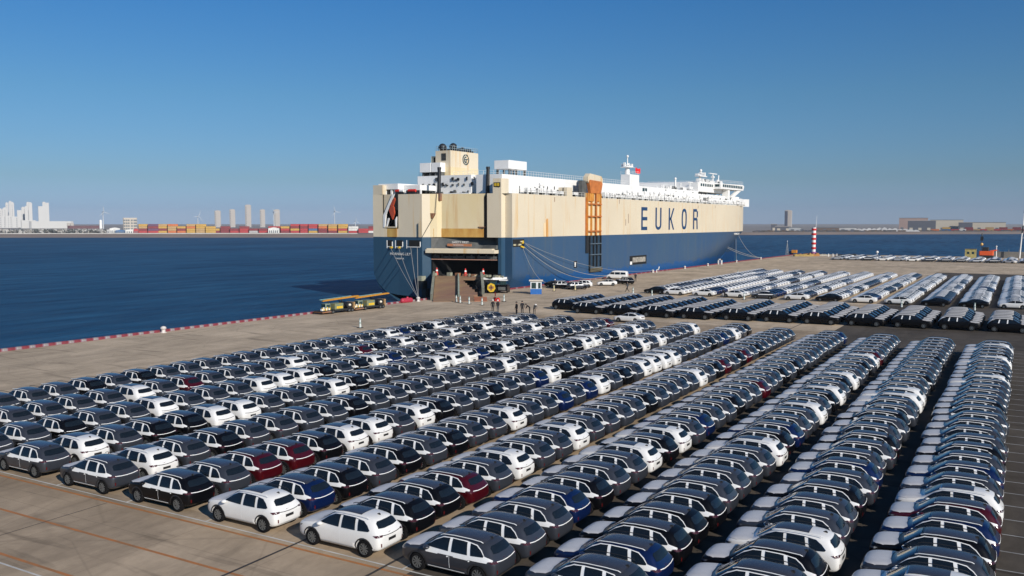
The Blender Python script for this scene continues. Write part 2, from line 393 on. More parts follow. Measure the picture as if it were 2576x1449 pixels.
# ------------------------------------------------------------------ cars
def loft(stations, nsub=1, name='shell'):
    """stations: (x, zb, zt, w, zbelt, we, cab): closed car shell, x forward"""
    bm = bmesh.new(); rings = []
    for (x, zb, zt, w, zs, we, g) in stations:
        hood = [(w*0.90, zt-0.055), (w*0.74, zt-0.022), (w*0.42, zt-0.005), (0, zt)]
        cabn = [((w*0.93+we)/2+0.035, (zs+zt-0.07)/2), (we, zt-0.07), (we*0.62, zt-0.012), (0, zt)]
        top = [(a[0]*(1-g)+b[0]*g, a[1]*(1-g)+b[1]*g) for a, b in zip(hood, cabn)]
        zc = min(0.80, zs - 0.12)
        half = [(0, zb), (w*0.82, zb), (w*0.965, zb+0.09*(1 if zt-zb > .5 else .4)), (w, (zb+0.09)*0.45+zc*0.55), (w*0.995, zc), (w*0.965, zs)] + top
        ring = [bm.verts.new((x, -y, z)) for y, z in half] + [bm.verts.new((x, y, z)) for y, z in half[-2:0:-1]]
        rings.append(ring)
    n = len(rings[0])
    for a, b in zip(rings[:-1], rings[1:]):
        for i in range(n): bm.faces.new((a[i], a[(i+1) % n], b[(i+1) % n], b[i]))
    bm.faces.new(rings[0][::-1]); bm.faces.new(rings[-1])
    bmesh.ops.recalc_face_normals(bm, faces=bm.faces)
    me = bpy.data.meshes.new(name); bm.to_mesh(me); bm.free()
    o = bpy.data.objects.new(name, me); C.objects.link(o)
    md = o.modifiers.new('s', 'SUBSURF'); md.levels = nsub; md.render_levels = nsub
    dg = bpy.context.evaluated_depsgraph_get(); dg.update()
    me2 = bpy.data.meshes.new_from_object(o.evaluated_get(dg))
    bpy.data.objects.remove(o, do_unlink=True)
    return me2
def cut_arches(me, xs, r, hw):
    o = bpy.data.objects.new('t', me); C.objects.link(o)
    mb = MB()
    for x in xs:
        for sgn in (-1, 1):
            mb.cyl((x, sgn*(hw-0.30), 0.35), (x, sgn*(hw+0.3), 0.35), r, r, 20, 0, sm=False)
    c = bpy.data.objects.new('c', mb.mesh('c', M_well)); C.objects.link(c)
    bm = bmesh.new(); bm.from_mesh(c.data); bmesh.ops.recalc_face_normals(bm, faces=bm.faces); bm.to_mesh(c.data); bm.free()
    me.materials.clear(); me.materials.append(PAINT['grey']); me.materials.append(M_well)
    for pgn in c.data.polygons: pgn.material_index = 0
    md = o.modifiers.new('b', 'BOOLEAN'); md.operation = 'DIFFERENCE'; md.object = c; md.solver = 'EXACT'; md.material_mode = 'TRANSFER'
    dg = bpy.context.evaluated_depsgraph_get(); dg.update()
    out = bpy.data.meshes.new_from_object(o.evaluated_get(dg))
    bpy.data.objects.remove(o, do_unlink=True); bpy.data.objects.remove(c, do_unlink=True)
    return out
def panel(bvh, poly, axis, off, step=0.16, side=1, name='panel', m=None, smooth=True, thick=0.0):
    """polygon laid on a shell: axis 'y' polygon (x,z); 'z' polygon (x,y) from above; 'x' polygon (y,z) from the tail (side -1) or nose"""
    bm = bmesh.new()
    if axis == 'y': vs = [bm.verts.new((x, 0, z)) for x, z in poly]; cuts = ((0, 'x'), (2, 'z'))
    elif axis == 'z': vs = [bm.verts.new((x, y, 0)) for x, y in poly]; cuts = ((0, 'x'), (1, 'y'))
    else: vs = [bm.verts.new((0, y, z)) for y, z in poly]; cuts = ((1, 'y'), (2, 'z'))
    bm.faces.new(vs)
    for ax, _ in cuts:
        lo = min(v.co[ax] for v in bm.verts); hi = max(v.co[ax] for v in bm.verts)
        k = int((hi - lo) / step)
        for i in range(1, k + 1):
            co = [0, 0, 0]; no = [0, 0, 0]; co[ax] = lo + (hi - lo) * i / (k + 1); no[ax] = 1
            bmesh.ops.bisect_plane(bm, geom=bm.verts[:] + bm.edges[:] + bm.faces[:], plane_co=co, plane_no=no)
    bmesh.ops.triangulate(bm, faces=[f for f in bm.faces if len(f.verts) > 4])
    for v in bm.verts:
        if axis == 'y': o_, d = Vector((v.co.x, 4*side, v.co.z)), Vector((0, -side, 0))
        elif axis == 'z': o_, d = Vector((v.co.x, v.co.y, 5)), Vector((0, 0, -1))
        else: o_, d = Vector((6*side, v.co.y, v.co.z)), Vector((-side, 0, 0))
        loc, no, idx, dist = bvh.ray_cast(o_, d)
        if loc is None: loc, no, idx, dist = bvh.find_nearest(o_ + d*(4 if axis == 'y' else 3.5))
        v.co = loc - d*0.001 + (no * off if no.dot(d) < 0 else -no * off)
    # face orientation outwards
    bm.normal_update()
    ref = {'y': Vector((0, side, 0)), 'z': Vector((0, 0, 1)), 'x': Vector((side, 0, 0))}[axis]
    if sum((f.normal.dot(ref) for f in bm.faces)) < 0: bmesh.ops.reverse_faces(bm, faces=bm.faces)
    for f in bm.faces: f.smooth = smooth
    me = bpy.data.meshes.new(name); bm.to_mesh(me); bm.free(); me.materials.append(m)
    return me
def smooth(me, ang=None):
    me.polygons.foreach_set('use_smooth', [True] * len(me.polygons)); me.update()
def ringpoly(cx, cz, r0, r1, a0, a1, n=10):
    return [(cx + math.cos(R(a0+(a1-a0)*i/n))*r1, cz + math.sin(R(a0+(a1-a0)*i/n))*r1) for i in range(n+1)] + \
           [(cx + math.cos(R(a1+(a0-a1)*i/n))*r0, cz + math.sin(R(a1+(a0-a1)*i/n))*r0) for i in range(n+1)]

SUV = [(-2.325,.56,.86,.62,.80,.40,0),(-2.30,.42,.98,.74,.90,.50,0),(-2.22,.34,1.06,.84,.98,.55,.15),(-2.12,.30,1.19,.88,1.02,.585,.5),
       (-1.98,.27,1.38,.905,1.04,.60,.9),(-1.80,.25,1.55,.92,1.05,.605,1),(-1.60,.24,1.615,.932,1.05,.615,1),(-1.37,.22,1.655,.938,1.05,.625,1),(-1.0,.20,1.685,.940,1.045,.635,1),
       (-.5,.20,1.70,.938,1.04,.64,1),(0,.20,1.695,.936,1.035,.64,1),(.30,.20,1.655,.936,1.03,.63,1),(.50,.20,1.575,.937,1.03,.625,1),(.80,.20,1.375,.939,1.025,.635,.9),
       (1.05,.20,1.195,.940,1.02,.68,.45),(1.18,.20,1.125,.940,1.02,.72,.1),(1.37,.22,1.105,.938,1.01,.74,0),(1.65,.23,1.085,.930,.99,.74,0),(1.92,.24,1.05,.905,.95,.70,0),
       (2.12,.26,1.00,.86,.90,.64,0),(2.24,.30,.93,.79,.84,.58,0),(2.30,.38,.84,.70,.76,.5,0),(2.325,.50,.74,.58,.68,.4,0)]
SEDAN = [(-2.375,.52,.84,.62,.78,.40,0),(-2.35,.40,.96,.76,.88,.50,0),(-2.22,.32,1.05,.85,.95,.58,0),(-2.0,.27,1.10,.89,.98,.6,.12),(-1.72,.25,1.18,.91,.99,.60,.5),(-1.4,.22,1.31,.92,.99,.59,.95),
       (-1.05,.20,1.41,.925,.985,.60,1),(-.6,.18,1.465,.925,.97,.605,1),(-.15,.18,1.475,.925,.96,.605,1),(.2,.18,1.435,.925,.955,.60,1),(.55,.18,1.30,.925,.95,.60,1),
       (.95,.18,1.10,.925,.94,.65,.6),(1.2,.18,1.00,.925,.93,.70,.1),(1.4,.2,.97,.92,.91,.72,0),(1.75,.21,.92,.90,.87,.70,0),(2.05,.22,.86,.86,.81,.64,0),(2.25,.26,.77,.78,.73,.56,0),(2.35,.32,.67,.66,.62,.45,0),(2.375,.42,.58,.54,.54,.35,0)]
VAN = [(-2.55,.55,1.2,.80,1.05,.6,0),(-2.52,.40,1.80,.88,1.1,.72,1),(-2.4,.34,2.02,.92,1.1,.76,1),(-1.5,.28,2.08,.94,1.1,.78,1),(0,.28,2.08,.94,1.1,.78,1),(.9,.28,2.02,.94,1.1,.76,1),(1.25,.28,1.85,.94,1.1,.74,1),
       (1.7,.28,1.35,.93,1.05,.7,.6),(1.9,.28,1.15,.92,1.0,.7,0),(2.3,.3,1.02,.88,.92,.65,0),(2.5,.36,.88,.76,.8,.55,0),(2.55,.46,.74,.6,.66,.4,0)]

def wheel_mesh(r=0.355, wd=0.235, lod=0):
    n = 24 if lod == 0 else 12
    t = MB()
    prof = [(r*0.66, -wd*.5), (r*0.93, -wd*.5), (r, -wd*.34), (r, wd*.34), (r*0.93, wd*.5), (r*0.66, wd*.5)]
    vs = []
    for pr, py in prof:
        for i in range(n): a = 2*math.pi*i/n; vs.append((math.cos(a)*pr, py, math.sin(a)*pr))
    fs = [(j*n+i, j*n+(i+1) % n, (j+1)*n+(i+1) % n, (j+1)*n+i) for j in range(len(prof)-1) for i in range(n)]
    t.add(vs, fs, 0, True)
    rm = MB()
    # rim: dark dish with five double spokes on both faces
    rm.cyl((0, -wd*.30, 0), (0, wd*.30, 0), r*.64, r*.64, n, 0)
    for sg in (-1, 1):
        y = sg*wd*.44
        ring = []
        for rr, yy in ((r*.70, y*1.02), (r*.62, y*1.02), (r*.62, sg*wd*.30)):
            for i in range(n): a = 2*math.pi*i/n; ring.append((math.cos(a)*rr, yy, math.sin(a)*rr))
        rm.add(ring, [(j*n+i, j*n+(i+1) % n, (j+1)*n+(i+1) % n, (j+1)*n+i) for j in range(2) for i in range(n)], 1, False)
        for k in range(5):
            for dd in (-.16, .16):
                a = 2*math.pi*k/5 + dd; ca, sa = math.cos(a), math.sin(a); hw_ = 0.022
                a2 = 2*math.pi*k/5 + dd*1.9
                p0 = (ca*r*.16, sa*r*.16); p1 = (math.cos(a2)*r*.64, math.sin(a2)*r*.64)
                px_, pz_ = -sa*hw_, ca*hw_
                ya, yb = y*0.78, y
                q = [(p0[0]-px_, p0[1]-pz_), (p0[0]+px_, p0[1]+pz_), (p1[0]+px_, p1[1]+pz_), (p1[0]-px_, p1[1]-pz_)]
                rm.add([(u, ya, v) for u, v in q] + [(u, yb, v) for u, v in q], [(0,1,2,3),(7,6,5,4),(0,4,5,1),(1,5,6,2),(2,6,7,3),(3,7,4,0)], 1)
        rm.cyl((0, y*.7, 0), (0, y*1.0, 0), r*.17, r*.15, 10, 1)
    m1 = t.mesh('wheel', M_tyre); m2 = rm.mesh('rim', [M_well, M_rim])
    for me in (m1, m2):
        bm = bmesh.new(); bm.from_mesh(me); bmesh.ops.recalc_face_normals(bm, faces=bm.faces); bm.to_mesh(me); bm.free()
    return m1, m2
WH0 = wheel_mesh(); WH1 = wheel_mesh(lod=1)

def set_mats(me, mats):
    me = me.copy(); me.materials.clear()
    for m in mats: me.materials.append(m)
    return me
def joined(parts, name):
    """one mesh out of several (mesh, matrix or None)"""
    mats = []; mb = MB()
    for me, off in parts:
        idx = []
        for m in me.materials:
            if m not in mats: mats.append(m)
            idx.append(mats.index(m))
        k = len(mb.v)
        o = Vector(off) if off else Vector()
        mb.v += [tuple(v.co + o) for v in me.vertices]
        for p_ in me.polygons:
            mb.f.append(tuple(k + i for i in p_.vertices)); mb.m.append(idx[p_.material_index] if idx else 0); mb.smooth.append(p_.use_smooth)
    return mb.mesh(name, mats)

def squeeze(co):
    x = co.x if abs(co.x) < 1.2 else math.copysign(1.2 + (abs(co.x)-1.2)*(0.93 if co.x > 0 else 0.80), co.x)
    return Vector((x, co.y*0.955, .2 + (co.z-.2)*0.925))
def suv_pieces():
    base = loft(SUV, 1)
    sq = base.copy()
    for v in sq.vertices: v.co = squeeze(v.co)
    bvh2 = BVHTree.FromPolygons([v.co for v in sq.vertices], [tuple(p_.vertices) for p_ in sq.polygons])
    P = {}
    bvh = BVHTree.FromPolygons([v.co for v in base.vertices], [tuple(p_.vertices) for p_ in base.polygons])
    body = cut_arches(sq, (-1.36, 1.37), 0.395, 0.90); smooth(body)
    P['bvh'] = bvh
    win = [[(0.98,1.115),(0.62,1.36),(0.30,1.515),(-0.02,1.55),(-0.05,1.085)],
           [(-0.19,1.085),(-0.15,1.55),(-0.62,1.545),(-0.80,1.53),(-0.90,1.09)],
           [(-1.04,1.095),(-0.94,1.52),(-1.22,1.475),(-1.48,1.34),(-1.68,1.17),(-1.66,1.125)]]
    for s in (-1, 1):
        for i, q in enumerate(win): P['side_window%d%d' % (i, s)] = panel(bvh, q, 'y', 0.022, 0.11, s, 'side_window', M_glass)
        band = [(1.06,1.06),(0.62,1.405),(0.30,1.55),(-0.1,1.583),(-0.75,1.573),(-1.24,1.505),(-1.52,1.355),(-1.72,1.165),(-1.95,1.12),(-2.12,1.07),(-2.16,1.0),(-1.9,.985),(-1.88,.93),(-.95,.925),(-.93,.90),(-.3,.90),(-.28,.93),(.4,.93),(.42,.90),(.95,.90)]
        P['door_film%d' % s] = panel(bvh, band, 'y', 0.008, 0.11, s, 'door_film', M_film)
        chrome = [(1.03,1.085),(0.62,1.39),(0.30,1.535),(-0.1,1.568),(-0.75,1.558),(-1.23,1.49),(-1.50,1.345),(-1.71,1.165),(-1.68,1.155),(-1.48,1.33),(-1.22,1.475),(-.75,1.54),(-.1,1.55),(.3,1.515),(.62,1.37),(1.0,1.085)]
        P['window_trim%d' % s] = panel(bvh, chrome, 'y', 0.010, 0.15, s, 'window_trim', M_chrome)
        P['sill_strip%d' % s] = panel(bvh, [(.86,.375),(-.80,.375),(-.80,.34),(.86,.34)], 'y', 0.022, 0.6, s, 'sill_strip', M_film)
        sk = [(.95,.33),(-.95,.33),(-.95,.22),(.95,.22)]
        P['cladding%d' % s] = joined([(panel(bvh2, sk, 'y', 0.012, 0.5, s, 'c', M_trim), None)] +
             [(panel(bvh2, ringpoly(cx_, .35, .392, .455, -8, 188), 'y', 0.014, 0.3, s, 'c', M_trim), None) for cx_ in (-1.36, 1.37)], 'wheel_arch_cladding')
        P['tail_light%d' % s] = joined([(panel(bvh, [(-1.93,1.00),(-2.26,1.03),(-2.26,.93),(-2.12,.915)], 'y', 0.013, 0.15, s, 't', M_lamp), None),
                                      (panel(bvh, [(s*.56,1.00),(s*.80,1.01),(s*.80,.92),(s*.6,.93)], 'x', 0.013, 0.15, -1, 't', M_lamp), None)], 'tail_light')
        P['headlight%d' % s] = panel(bvh, [(1.95,.86),(2.24,.84),(2.26,.76),(2.05,.78)], 'y', 0.012, 0.12, s, 'headlight', M_head)
        P['reflector%d' % s] = panel(bvh, [(s*.66,.66),(s*.72,.66),(s*.70,.50),(s*.65,.50)], 'x', 0.012, 0.3, -1, 'reflector', M_refl)
        rr = MB(); rr.tube([(.42,s*.655,1.615),(.30,s*.665,1.668),(-.2,s*.675,1.705),(-.9,s*.67,1.70),(-1.4,s*.655,1.665),(-1.52,s*.645,1.62)], 0.017, 6)
        P['roof_rail%d' % s] = rr.mesh('roof_rail', M_film if s > 0 else M_trim)
        mm = MB(); mm.sphere((0,0,0), 0.13, 10, 0, 0.62); mm.box(-.03,.03,-.09*s,-.2*s,-.05,-.01) if s > 0 else mm.box(-.03,.03,.09,.2,-.05,-.01)
        P['mirror%d' % s] = mm.mesh('mirror', M_trim)
        P['door_seam%d' % s] = panel(bvh, [(-.095,.93),(-.11,.93),(-.135,.42),(-.115,.42)], 'y', 0.006, 0.3, s, 'door_seam', M_film)
        hh = MB()
        for hx in (-.02, -.98):
            loc, no, _, _ = bvh.ray_cast(Vector((hx, 4*s, .88)), Vector((0,-s,0)))
            hh.cyl(loc - no*.01, loc + no*.02, .034, .030, 8)
        P['handle%d' % s] = hh.mesh('door_handle_film', M_film)
    P['windscreen'] = panel(bvh, [(.985,-.63),(1.05,0),(.985,.63),(.42,.53),(.40,0),(.42,-.53)], 'z', 0.014, 0.12, 1, 'windscreen', M_wind)
    P['rear_window'] = panel(bvh, [(-.60,1.24),(-.30,1.205),(.30,1.205),(.60,1.24),(.56,1.42),(.46,1.49),(-.46,1.49),(-.56,1.42)], 'x', 0.014, 0.11, -1, 'rear_window', M_glass)
    P['sunroof'] = panel(bvh, [(.34,-.46),(.34,.46),(-.92,.47),(-.92,-.47)], 'z', 0.016, 0.12, 1, 'sunroof', M_roofp)
    P['roof_cover'] = panel(bvh, [(.34,-.56),(.34,.56),(-1.55,.53),(-1.55,-.53)], 'z', 0.012, 0.12, 1, 'roof_skin', M_roofp)
    P['hood_film'] = panel(bvh, [(1.16,-.70),(1.30,-.84),(1.75,-.86),(2.02,-.76),(2.15,-.6),(2.20,-.3),(2.21,0),(2.20,.3),(2.15,.6),(2.02,.76),(1.75,.86),(1.30,.84),(1.16,.70),(1.24,.3),(1.25,0),(1.24,-.3)], 'z', 0.014, 0.11, 1, 'bonnet_film', M_hfilm)
    P['light_bar'] = panel(bvh, [(-.66,.99),(-.3,.955),(0,.945),(.3,.955),(.66,.99),(.66,.965),(.3,.925),(0,.915),(-.3,.925),(-.66,.965)], 'x', 0.02, 0.11, -1, 'light_bar', M_film)
    P['plate'] = panel(bvh, [(-.24,.80),(.24,.80),(.24,.67),(-.24,.67)], 'x', 0.012, 0.3, -1, 'plate_recess', M_trim)
    P['rear_bumper'] = panel(bvh, [(-.86,.44),(.86,.44),(.80,.31),(-.80,.31)], 'x', 0.012, 0.2, -1, 'lower_bumper', M_trim)
    P['grille'] = panel(bvh, [(-.5,.76),(.5,.76),(.45,.5),(-.45,.5)], 'x', 0.012, 0.2, 1, 'grille', M_trim)
    f = MB(); f.prismy([(-1.38,1.64),(-1.50,1.70),(-1.57,1.69),(-1.60,1.62)], -.02, .02)
    P['fin'] = f.mesh('antenna_fin', M_trim)
    for k_, me in P.items():
        if k_ == 'bvh' or k_.startswith('cladding') or k_.startswith('mirror'): continue
        for v in me.vertices: v.co = squeeze(v.co)
    P['body'] = body
    return P
SP_ = suv_pieces()

def make_suv(colour, lod, name='parked_suv'):
    """lod 0: every part; lod 1: the parts that still show at a distance; lod 2: one mesh"""
    wl = colour == 'white'
    body = set_mats(SP_['body'], [PAINT[colour], M_well]); body.name = 'suv_body'
    film = lambda k: SP_[k]
    parts = [('body', body, None)]
    for s in (-1, 1):
        if lod == 1 and s == 1 and False: continue
        for i in range(3): parts.append(('side_window', SP_['side_window%d%d' % (i, s)], None))
        if not wl:
            parts.append(('door_film', SP_['door_film%d' % s], None))
        else:
            parts.append(('window_trim', SP_['window_trim%d' % s], None))
        parts.append(('roof_rail', SP_['roof_rail%d' % s], None))
        if lod == 0:
            parts.append(('wheel_arch_cladding', SP_['cladding%d' % s], None))
            parts.append(('tail_light', SP_['tail_light%d' % s], None))
            parts.append(('headlight', SP_['headlight%d' % s], None))
            mme = set_mats(SP_['mirror%d' % s], [PAINT[colour]]); mme.name = 'mirror'
            parts.append(('wing_mirror', mme, (.86, s*.975, 1.05)))
            parts.append(('reflector', SP_['reflector%d' % s], None))
            parts.append(('door_seam', SP_['door_seam%d' % s], None))
            if not wl:
                parts.append(('sill_strip', SP_['sill_strip%d' % s], None)); parts.append(('door_handle', SP_['handle%d' % s], None))
    parts += [('windscreen', SP_['windscreen'], None), ('rear_window', SP_['rear_window'], None)]
    if wl: parts += [('sunroof', SP_['sunroof'], None), ('plate_recess', SP_['plate'], None)]
    else: parts += [('roof_skin', SP_['roof_cover'], None)]
    parts.append(('bonnet_film', SP_['hood_film'], None))
    lb = SP_['light_bar']
    if wl: lb = set_mats(lb, [M_trim])
    parts.append(('light_bar', lb, None))
    if lod == 0: parts += [('lower_bumper', SP_['rear_bumper'], None), ('grille', SP_['grille'], None), ('antenna_fin', SP_['fin'], None)]
    wh = WH0 if lod == 0 else WH1
    wheels = [(x, s*0.765, .355) for x in (-1.36, 1.37) for s in (-1, 1)]
    if lod == 2:
        pl = [(me, off) for _, me, off in parts if _ not in ('door_seam',)]
        for l in wheels: pl += [(wh[0], l)]
        return joined(pl, name)
    t = thing(name, 'x', 'suv', (0, 0, -500))
    for nm, me, off in parts: mk(nm, me, t, off)
    for l in wheels:
        o = mk('wheel', wh[0], t, l)
        if lod == 0: mk('rim', wh[1], o)
    return t
# ------------------------------------------------------------------ the car carrier
def hull_mat(name, kind):
    m = bpy.data.materials.new(name); m.use_nodes = True; nt = m.node_tree; b = nt.nodes['Principled BSDF']; L = nt.links.new
    b.inputs['Roughness'].default_value = 0.42; b.inputs['Specular IOR Level'].default_value = 0.35
    tc = nt.nodes.new('ShaderNodeTexCoord'); sp = nt.nodes.new('ShaderNodeSeparateXYZ'); L(tc.outputs['Object'], sp.inputs[0])
    def noise(scale, st, det=5, rgh=.6):
        mm = nt.nodes.new('ShaderNodeMapping'); mm.inputs['Scale'].default_value = st; L(tc.outputs['Object'], mm.inputs[0])
        n = nt.nodes.new('ShaderNodeTexNoise'); n.inputs['Scale'].default_value = scale; n.inputs['Detail'].default_value = det; n.inputs['Roughness'].default_value = rgh
        L(mm.outputs[0], n.inputs['Vector']); return n.outputs['Fac']
    def ramp(f, p0, p1):
        r = nt.nodes.new('ShaderNodeMapRange'); r.inputs['From Min'].default_value = p0; r.inputs['From Max'].default_value = p1; L(f, r.inputs['Value']); return r.outputs[0]
    def mix(a, b_, f, bt='MIX'):
        mx = nt.nodes.new('ShaderNodeMix'); mx.data_type = 'RGBA'; mx.blend_type = bt
        if isinstance(f, float): mx.inputs['Factor'].default_value = f
        else: L(f, mx.inputs['Factor'])
        for i, v in ((6, a), (7, b_)):
            if isinstance(v, tuple): mx.inputs[i].default_value = (*v, 1)
            else: L(v, mx.inputs[i])
        return mx.outputs[2]
    def math_(op, a, b_):
        n = nt.nodes.new('ShaderNodeMath'); n.operation = op
        for i, v in ((0, a), (1, b_)):
            if isinstance(v, (int, float)): n.inputs[i].default_value = v
            else: L(v, n.inputs[i])
        return n.outputs[0]
    streak = noise(0.5, (1.4, 1.4, 0.10), 6)
    if kind == 'cream':
        col = mix((0.67, 0.59, 0.445), (0.63, 0.55, 0.41), ramp(noise(0.08, (1, 1, 1)), .35, .65))
        col = mix(col, (0.62, 0.38, 0.13), math_('MULTIPLY', ramp(streak, .55, .72), .75))
    elif kind == 'yellow':
        col = mix((0.69, 0.60, 0.41), (0.66, 0.54, 0.31), ramp(noise(0.12, (1, 1, .5)), .35, .65))
        col = mix(col, (0.50, 0.24, 0.07), math_('MULTIPLY', ramp(streak, .55, .75), .55))
    elif kind == 'ochre':
        col = mix((0.62, 0.40, 0.12), (0.45, 0.22, 0.05), ramp(noise(0.5, (1, 1, .3)), .35, .65))
    else:
        col = mix((0.030, 0.078, 0.165), (0.040, 0.088, 0.160), ramp(noise(0.06, (1, 1, .6)), .35, .65))
        col = mix(col, (0.085, 0.11, 0.13), math_('MULTIPLY', ramp(streak, .52, .72), .5))
        col = mix(col, (0.024, 0.066, 0.115), ramp(sp.outputs['Y'], 1.5, -1.0))
        # brighter blue boot topping with a worn, ragged upper edge
        rag = math_('ADD', math_('MULTIPLY', noise(0.22, (1, 1, .15), 3), 3.2), math_('MULTIPLY', noise(1.6, (1, 1, .2), 3), 2.6))
        lim = math_('SUBTRACT', rag, 1.0)
        f = ramp(math_('SUBTRACT', lim, sp.outputs['Z']), 0.0, 0.15)
        f = math_('MULTIPLY', f, ramp(sp.outputs['Y'], 3.0, 7.0))
        col = mix(col, (0.008, 0.075, 0.23), math_('MULTIPLY', f, .9))
    L(col, b.inputs['Base Color'])
    # slight plate waviness
    bp = nt.nodes.new('ShaderNodeBump'); bp.inputs['Strength'].default_value = 0.12; bp.inputs['Distance'].default_value = 0.3
    L(noise(0.35, (1, 1, 1), 2), bp.inputs['Height']); L(bp.outputs[0], b.inputs['Normal'])
    return m
M_cream = hull_mat('cream_hull_paint', 'cream'); M_hyel = hull_mat('yellowed_hull_paint', 'yellow'); M_ochre = hull_mat('rusty_ochre_paint', 'ochre'); M_hblue = hull_mat('blue_hull_paint', 'blue')
M_swhite = mat('ship_white_paint', (0.80, 0.80, 0.78), 0.5, var=0.07, scale=0.4, bump=0.1)
M_sgrey = mat('ship_grey_steel', (0.10, 0.105, 0.10), 0.6, var=0.3, scale=0.5)
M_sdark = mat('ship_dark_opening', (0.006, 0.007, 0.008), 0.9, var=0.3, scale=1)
M_sblack = mat('ship_black_paint', (0.015, 0.016, 0.018), 0.5, var=0.3, scale=1)
M_rust = mat('rusted_steel', (0.30, 0.13, 0.055), 0.8, var=0.4, scale=0.6, col2=(0.20, 0.12, 0.085))
M_rampr = mat('rusty_ramp_deck', (0.235, 0.125, 0.085), 0.85, col2=(0.30, 0.19, 0.10), scale=0.35, stretch=(1, .3, 1), bump=0.3)
M_orgy = mat('gantry_orange', (0.62, 0.30, 0.05), 0.6, col2=(0.50, 0.17, 0.03), scale=0.8)
M_orp = mat('rust_orange_panel', (0.50, 0.16, 0.035), 0.6, var=0.25, scale=0.7)
M_navy = mat('navy_lettering', (0.012, 0.050, 0.14), 0.45, var=0.15, scale=1)
M_rope = mat('mooring_rope', (0.36, 0.35, 0.33), 0.9, var=0.2, scale=4)
M_sglass = mat('ship_window_glass', (0.015, 0.045, 0.05), 0.1, spec=0.8, var=0.3)
M_yel = mat('safety_yellow', (0.70, 0.46, 0.03), 0.5, var=0.15, scale=2)
M_red = mat('signal_red', (0.60, 0.03, 0.02), 0.5, var=0.1, scale=2)
M_teal = mat('lifeboat_orange', (0.42, 0.07, 0.03), 0.45, var=0.1, scale=2)

SHIP = thing('car_carrier_ship', 'huge cream and blue car carrier ship moored at the quay with its stern ramp down', 'ship', (-90.233, 156.086, 0), -QS)
def sp(name, mb, mats, parent=None, kind=None, label=None, fixn=True):
    o = mb.build(name, mats, parent or SHIP, fixn=fixn)
    if kind: o['kind'] = kind
    if label: o['label'] = label
    return o
BW = 30.7; HB = BW/2; KN = 10.3; DK = 19.3
# transom outline seen from above: (across to port b, along a)
TR = [(0, .25), (1.68, .25), (1.9, -.9), (5.1, -1.25), (5.84, -.7), (15.37, -2.9), (16.0, -3.7), (17.16, -4.6), (18.27, -5.9), (24.3, -6.2), (28.1, -6.6), (BW, -6.8)]
def ta(b):
    for (b0, a0), (b1, a1) in zip(TR[:-1], TR[1:]):
        if b0 <= b <= b1: return a0 + (a1-a0)*(b-b0)/(b1-b0)
def half(a, z):
    zz = min(z, KN)
    a0 = 137 - (KN-zz)*4.6; a1 = 196 - (KN-zz)*1.9
    s = 1.0 if a <= a0 else max(0.0, 1 - ((a-a0)/(a1-a0))**2.25)
    return HB*s
def stern_cut(a, z):                              # the run: the bottom narrows towards the waterline near the stern
    t = max(0.0, 1-(a+7)/38.0)
    return HB*0.42*t*max(0.0, (2.9-z)/6.0)**1.8
STA = [0, 3, 7, 12, 18, 25, 33, 42, 60, 80, 95, 105, 115, 125, 135, 143, 150, 156, 162, 167, 172, 177, 182, 187, 191, 194, 196]
def shell_side(zs, m, side):
    g = MB(); vs = []
    st = STA if side > 0 else [-6.8] + STA
    for a in st:
        for z in zs:
            h = half(a, z) - stern_cut(a, z)
            aa = a if a > 0 or side < 0 else .25
            vs.append((-HB + side*h, aa, z))
    n = len(zs)
    g.add(vs, [(i*n+j, (i+1)*n+j, (i+1)*n+j+1, i*n+j+1) for i in range(len(st)-1) for j in range(n-1)], 0, True)
    return g
ZL = [-4.5, -2.5, -1.0, .5, 2, 3, 4.5, 6.2, 8, KN]
for s in (1, -1):
    sp('lower_hull', shell_side(ZL, M_hblue, s), M_hblue, fixn=False)
    sp('upper_hull', shell_side([KN, 13, 16, DK], M_cream, s), M_cream, fixn=False)
# transom: cream part
def tface(g, b0, b1, z0, z1, off0=0.0, off1=0.0, m=0):
    g.add([(-b1, ta(b1)+off1, z0), (-b0, ta(b0)+off0, z0), (-b0, ta(b0)+off0, z1), (-b1, ta(b1)+off1, z1)], [(0,1,2,3)], m)
g = MB()
for b0, b1 in ((17.16, 18.27), (18.27, 24.3)): tface(g, b0, b1, KN, DK)
tface(g, 24.3, 28.1, KN, 12.2, m=0); tface(g, 28.1, BW, KN, DK)
sp('transom_panel', g, M_cream); g = MB(); tface(g, 0, 1.68, KN, DK)
tface(g, 1.68, 1.9, KN, 22.3); tface(g, 1.9, 3.8, KN, 22.3); 
g.add([(-3.8, ta(3.8), DK), (-3.8, 1.6, DK), (-3.8, 1.6, 22.3), (-3.8, ta(3.8), 22.3)], [(0,1,2,3)])
g.add([(-1.68, ta(1.68), DK), (-1.68, 1.6, DK), (-1.68, 1.6, 22.3), (-1.68, ta(1.68), 22.3)], [(0,1,2,3)])
g.add([(-1.68, ta(1.68), 22.3), (-1.68, 1.6, 22.3), (-3.8, 1.6, 22.3), (-3.8, ta(3.8), 22.3), (-1.9, ta(1.9), 22.3)], [(0,1,2,3,4)])
tface(g, 3.8, 5.1, KN, DK)
sp('transom_panel', g, M_cream)
g = MB(); g.box(-BW, -28.1, -6.7, -2.6, DK, 21.3); sp('port_corner_bulwark', g, M_cream)
g = MB(); tface(g, 5.84, 15.37, KN, DK); tface(g, 15.37, 16.0, KN, DK); tface(g, 16.0, 17.16, KN, DK)
g.add([(-5.84, ta(5.84), KN), (-5.1, ta(5.1), KN), (-5.1, ta(5.1), DK), (-5.84, ta(5.84), DK)], [(0,1,2,3)], 1)
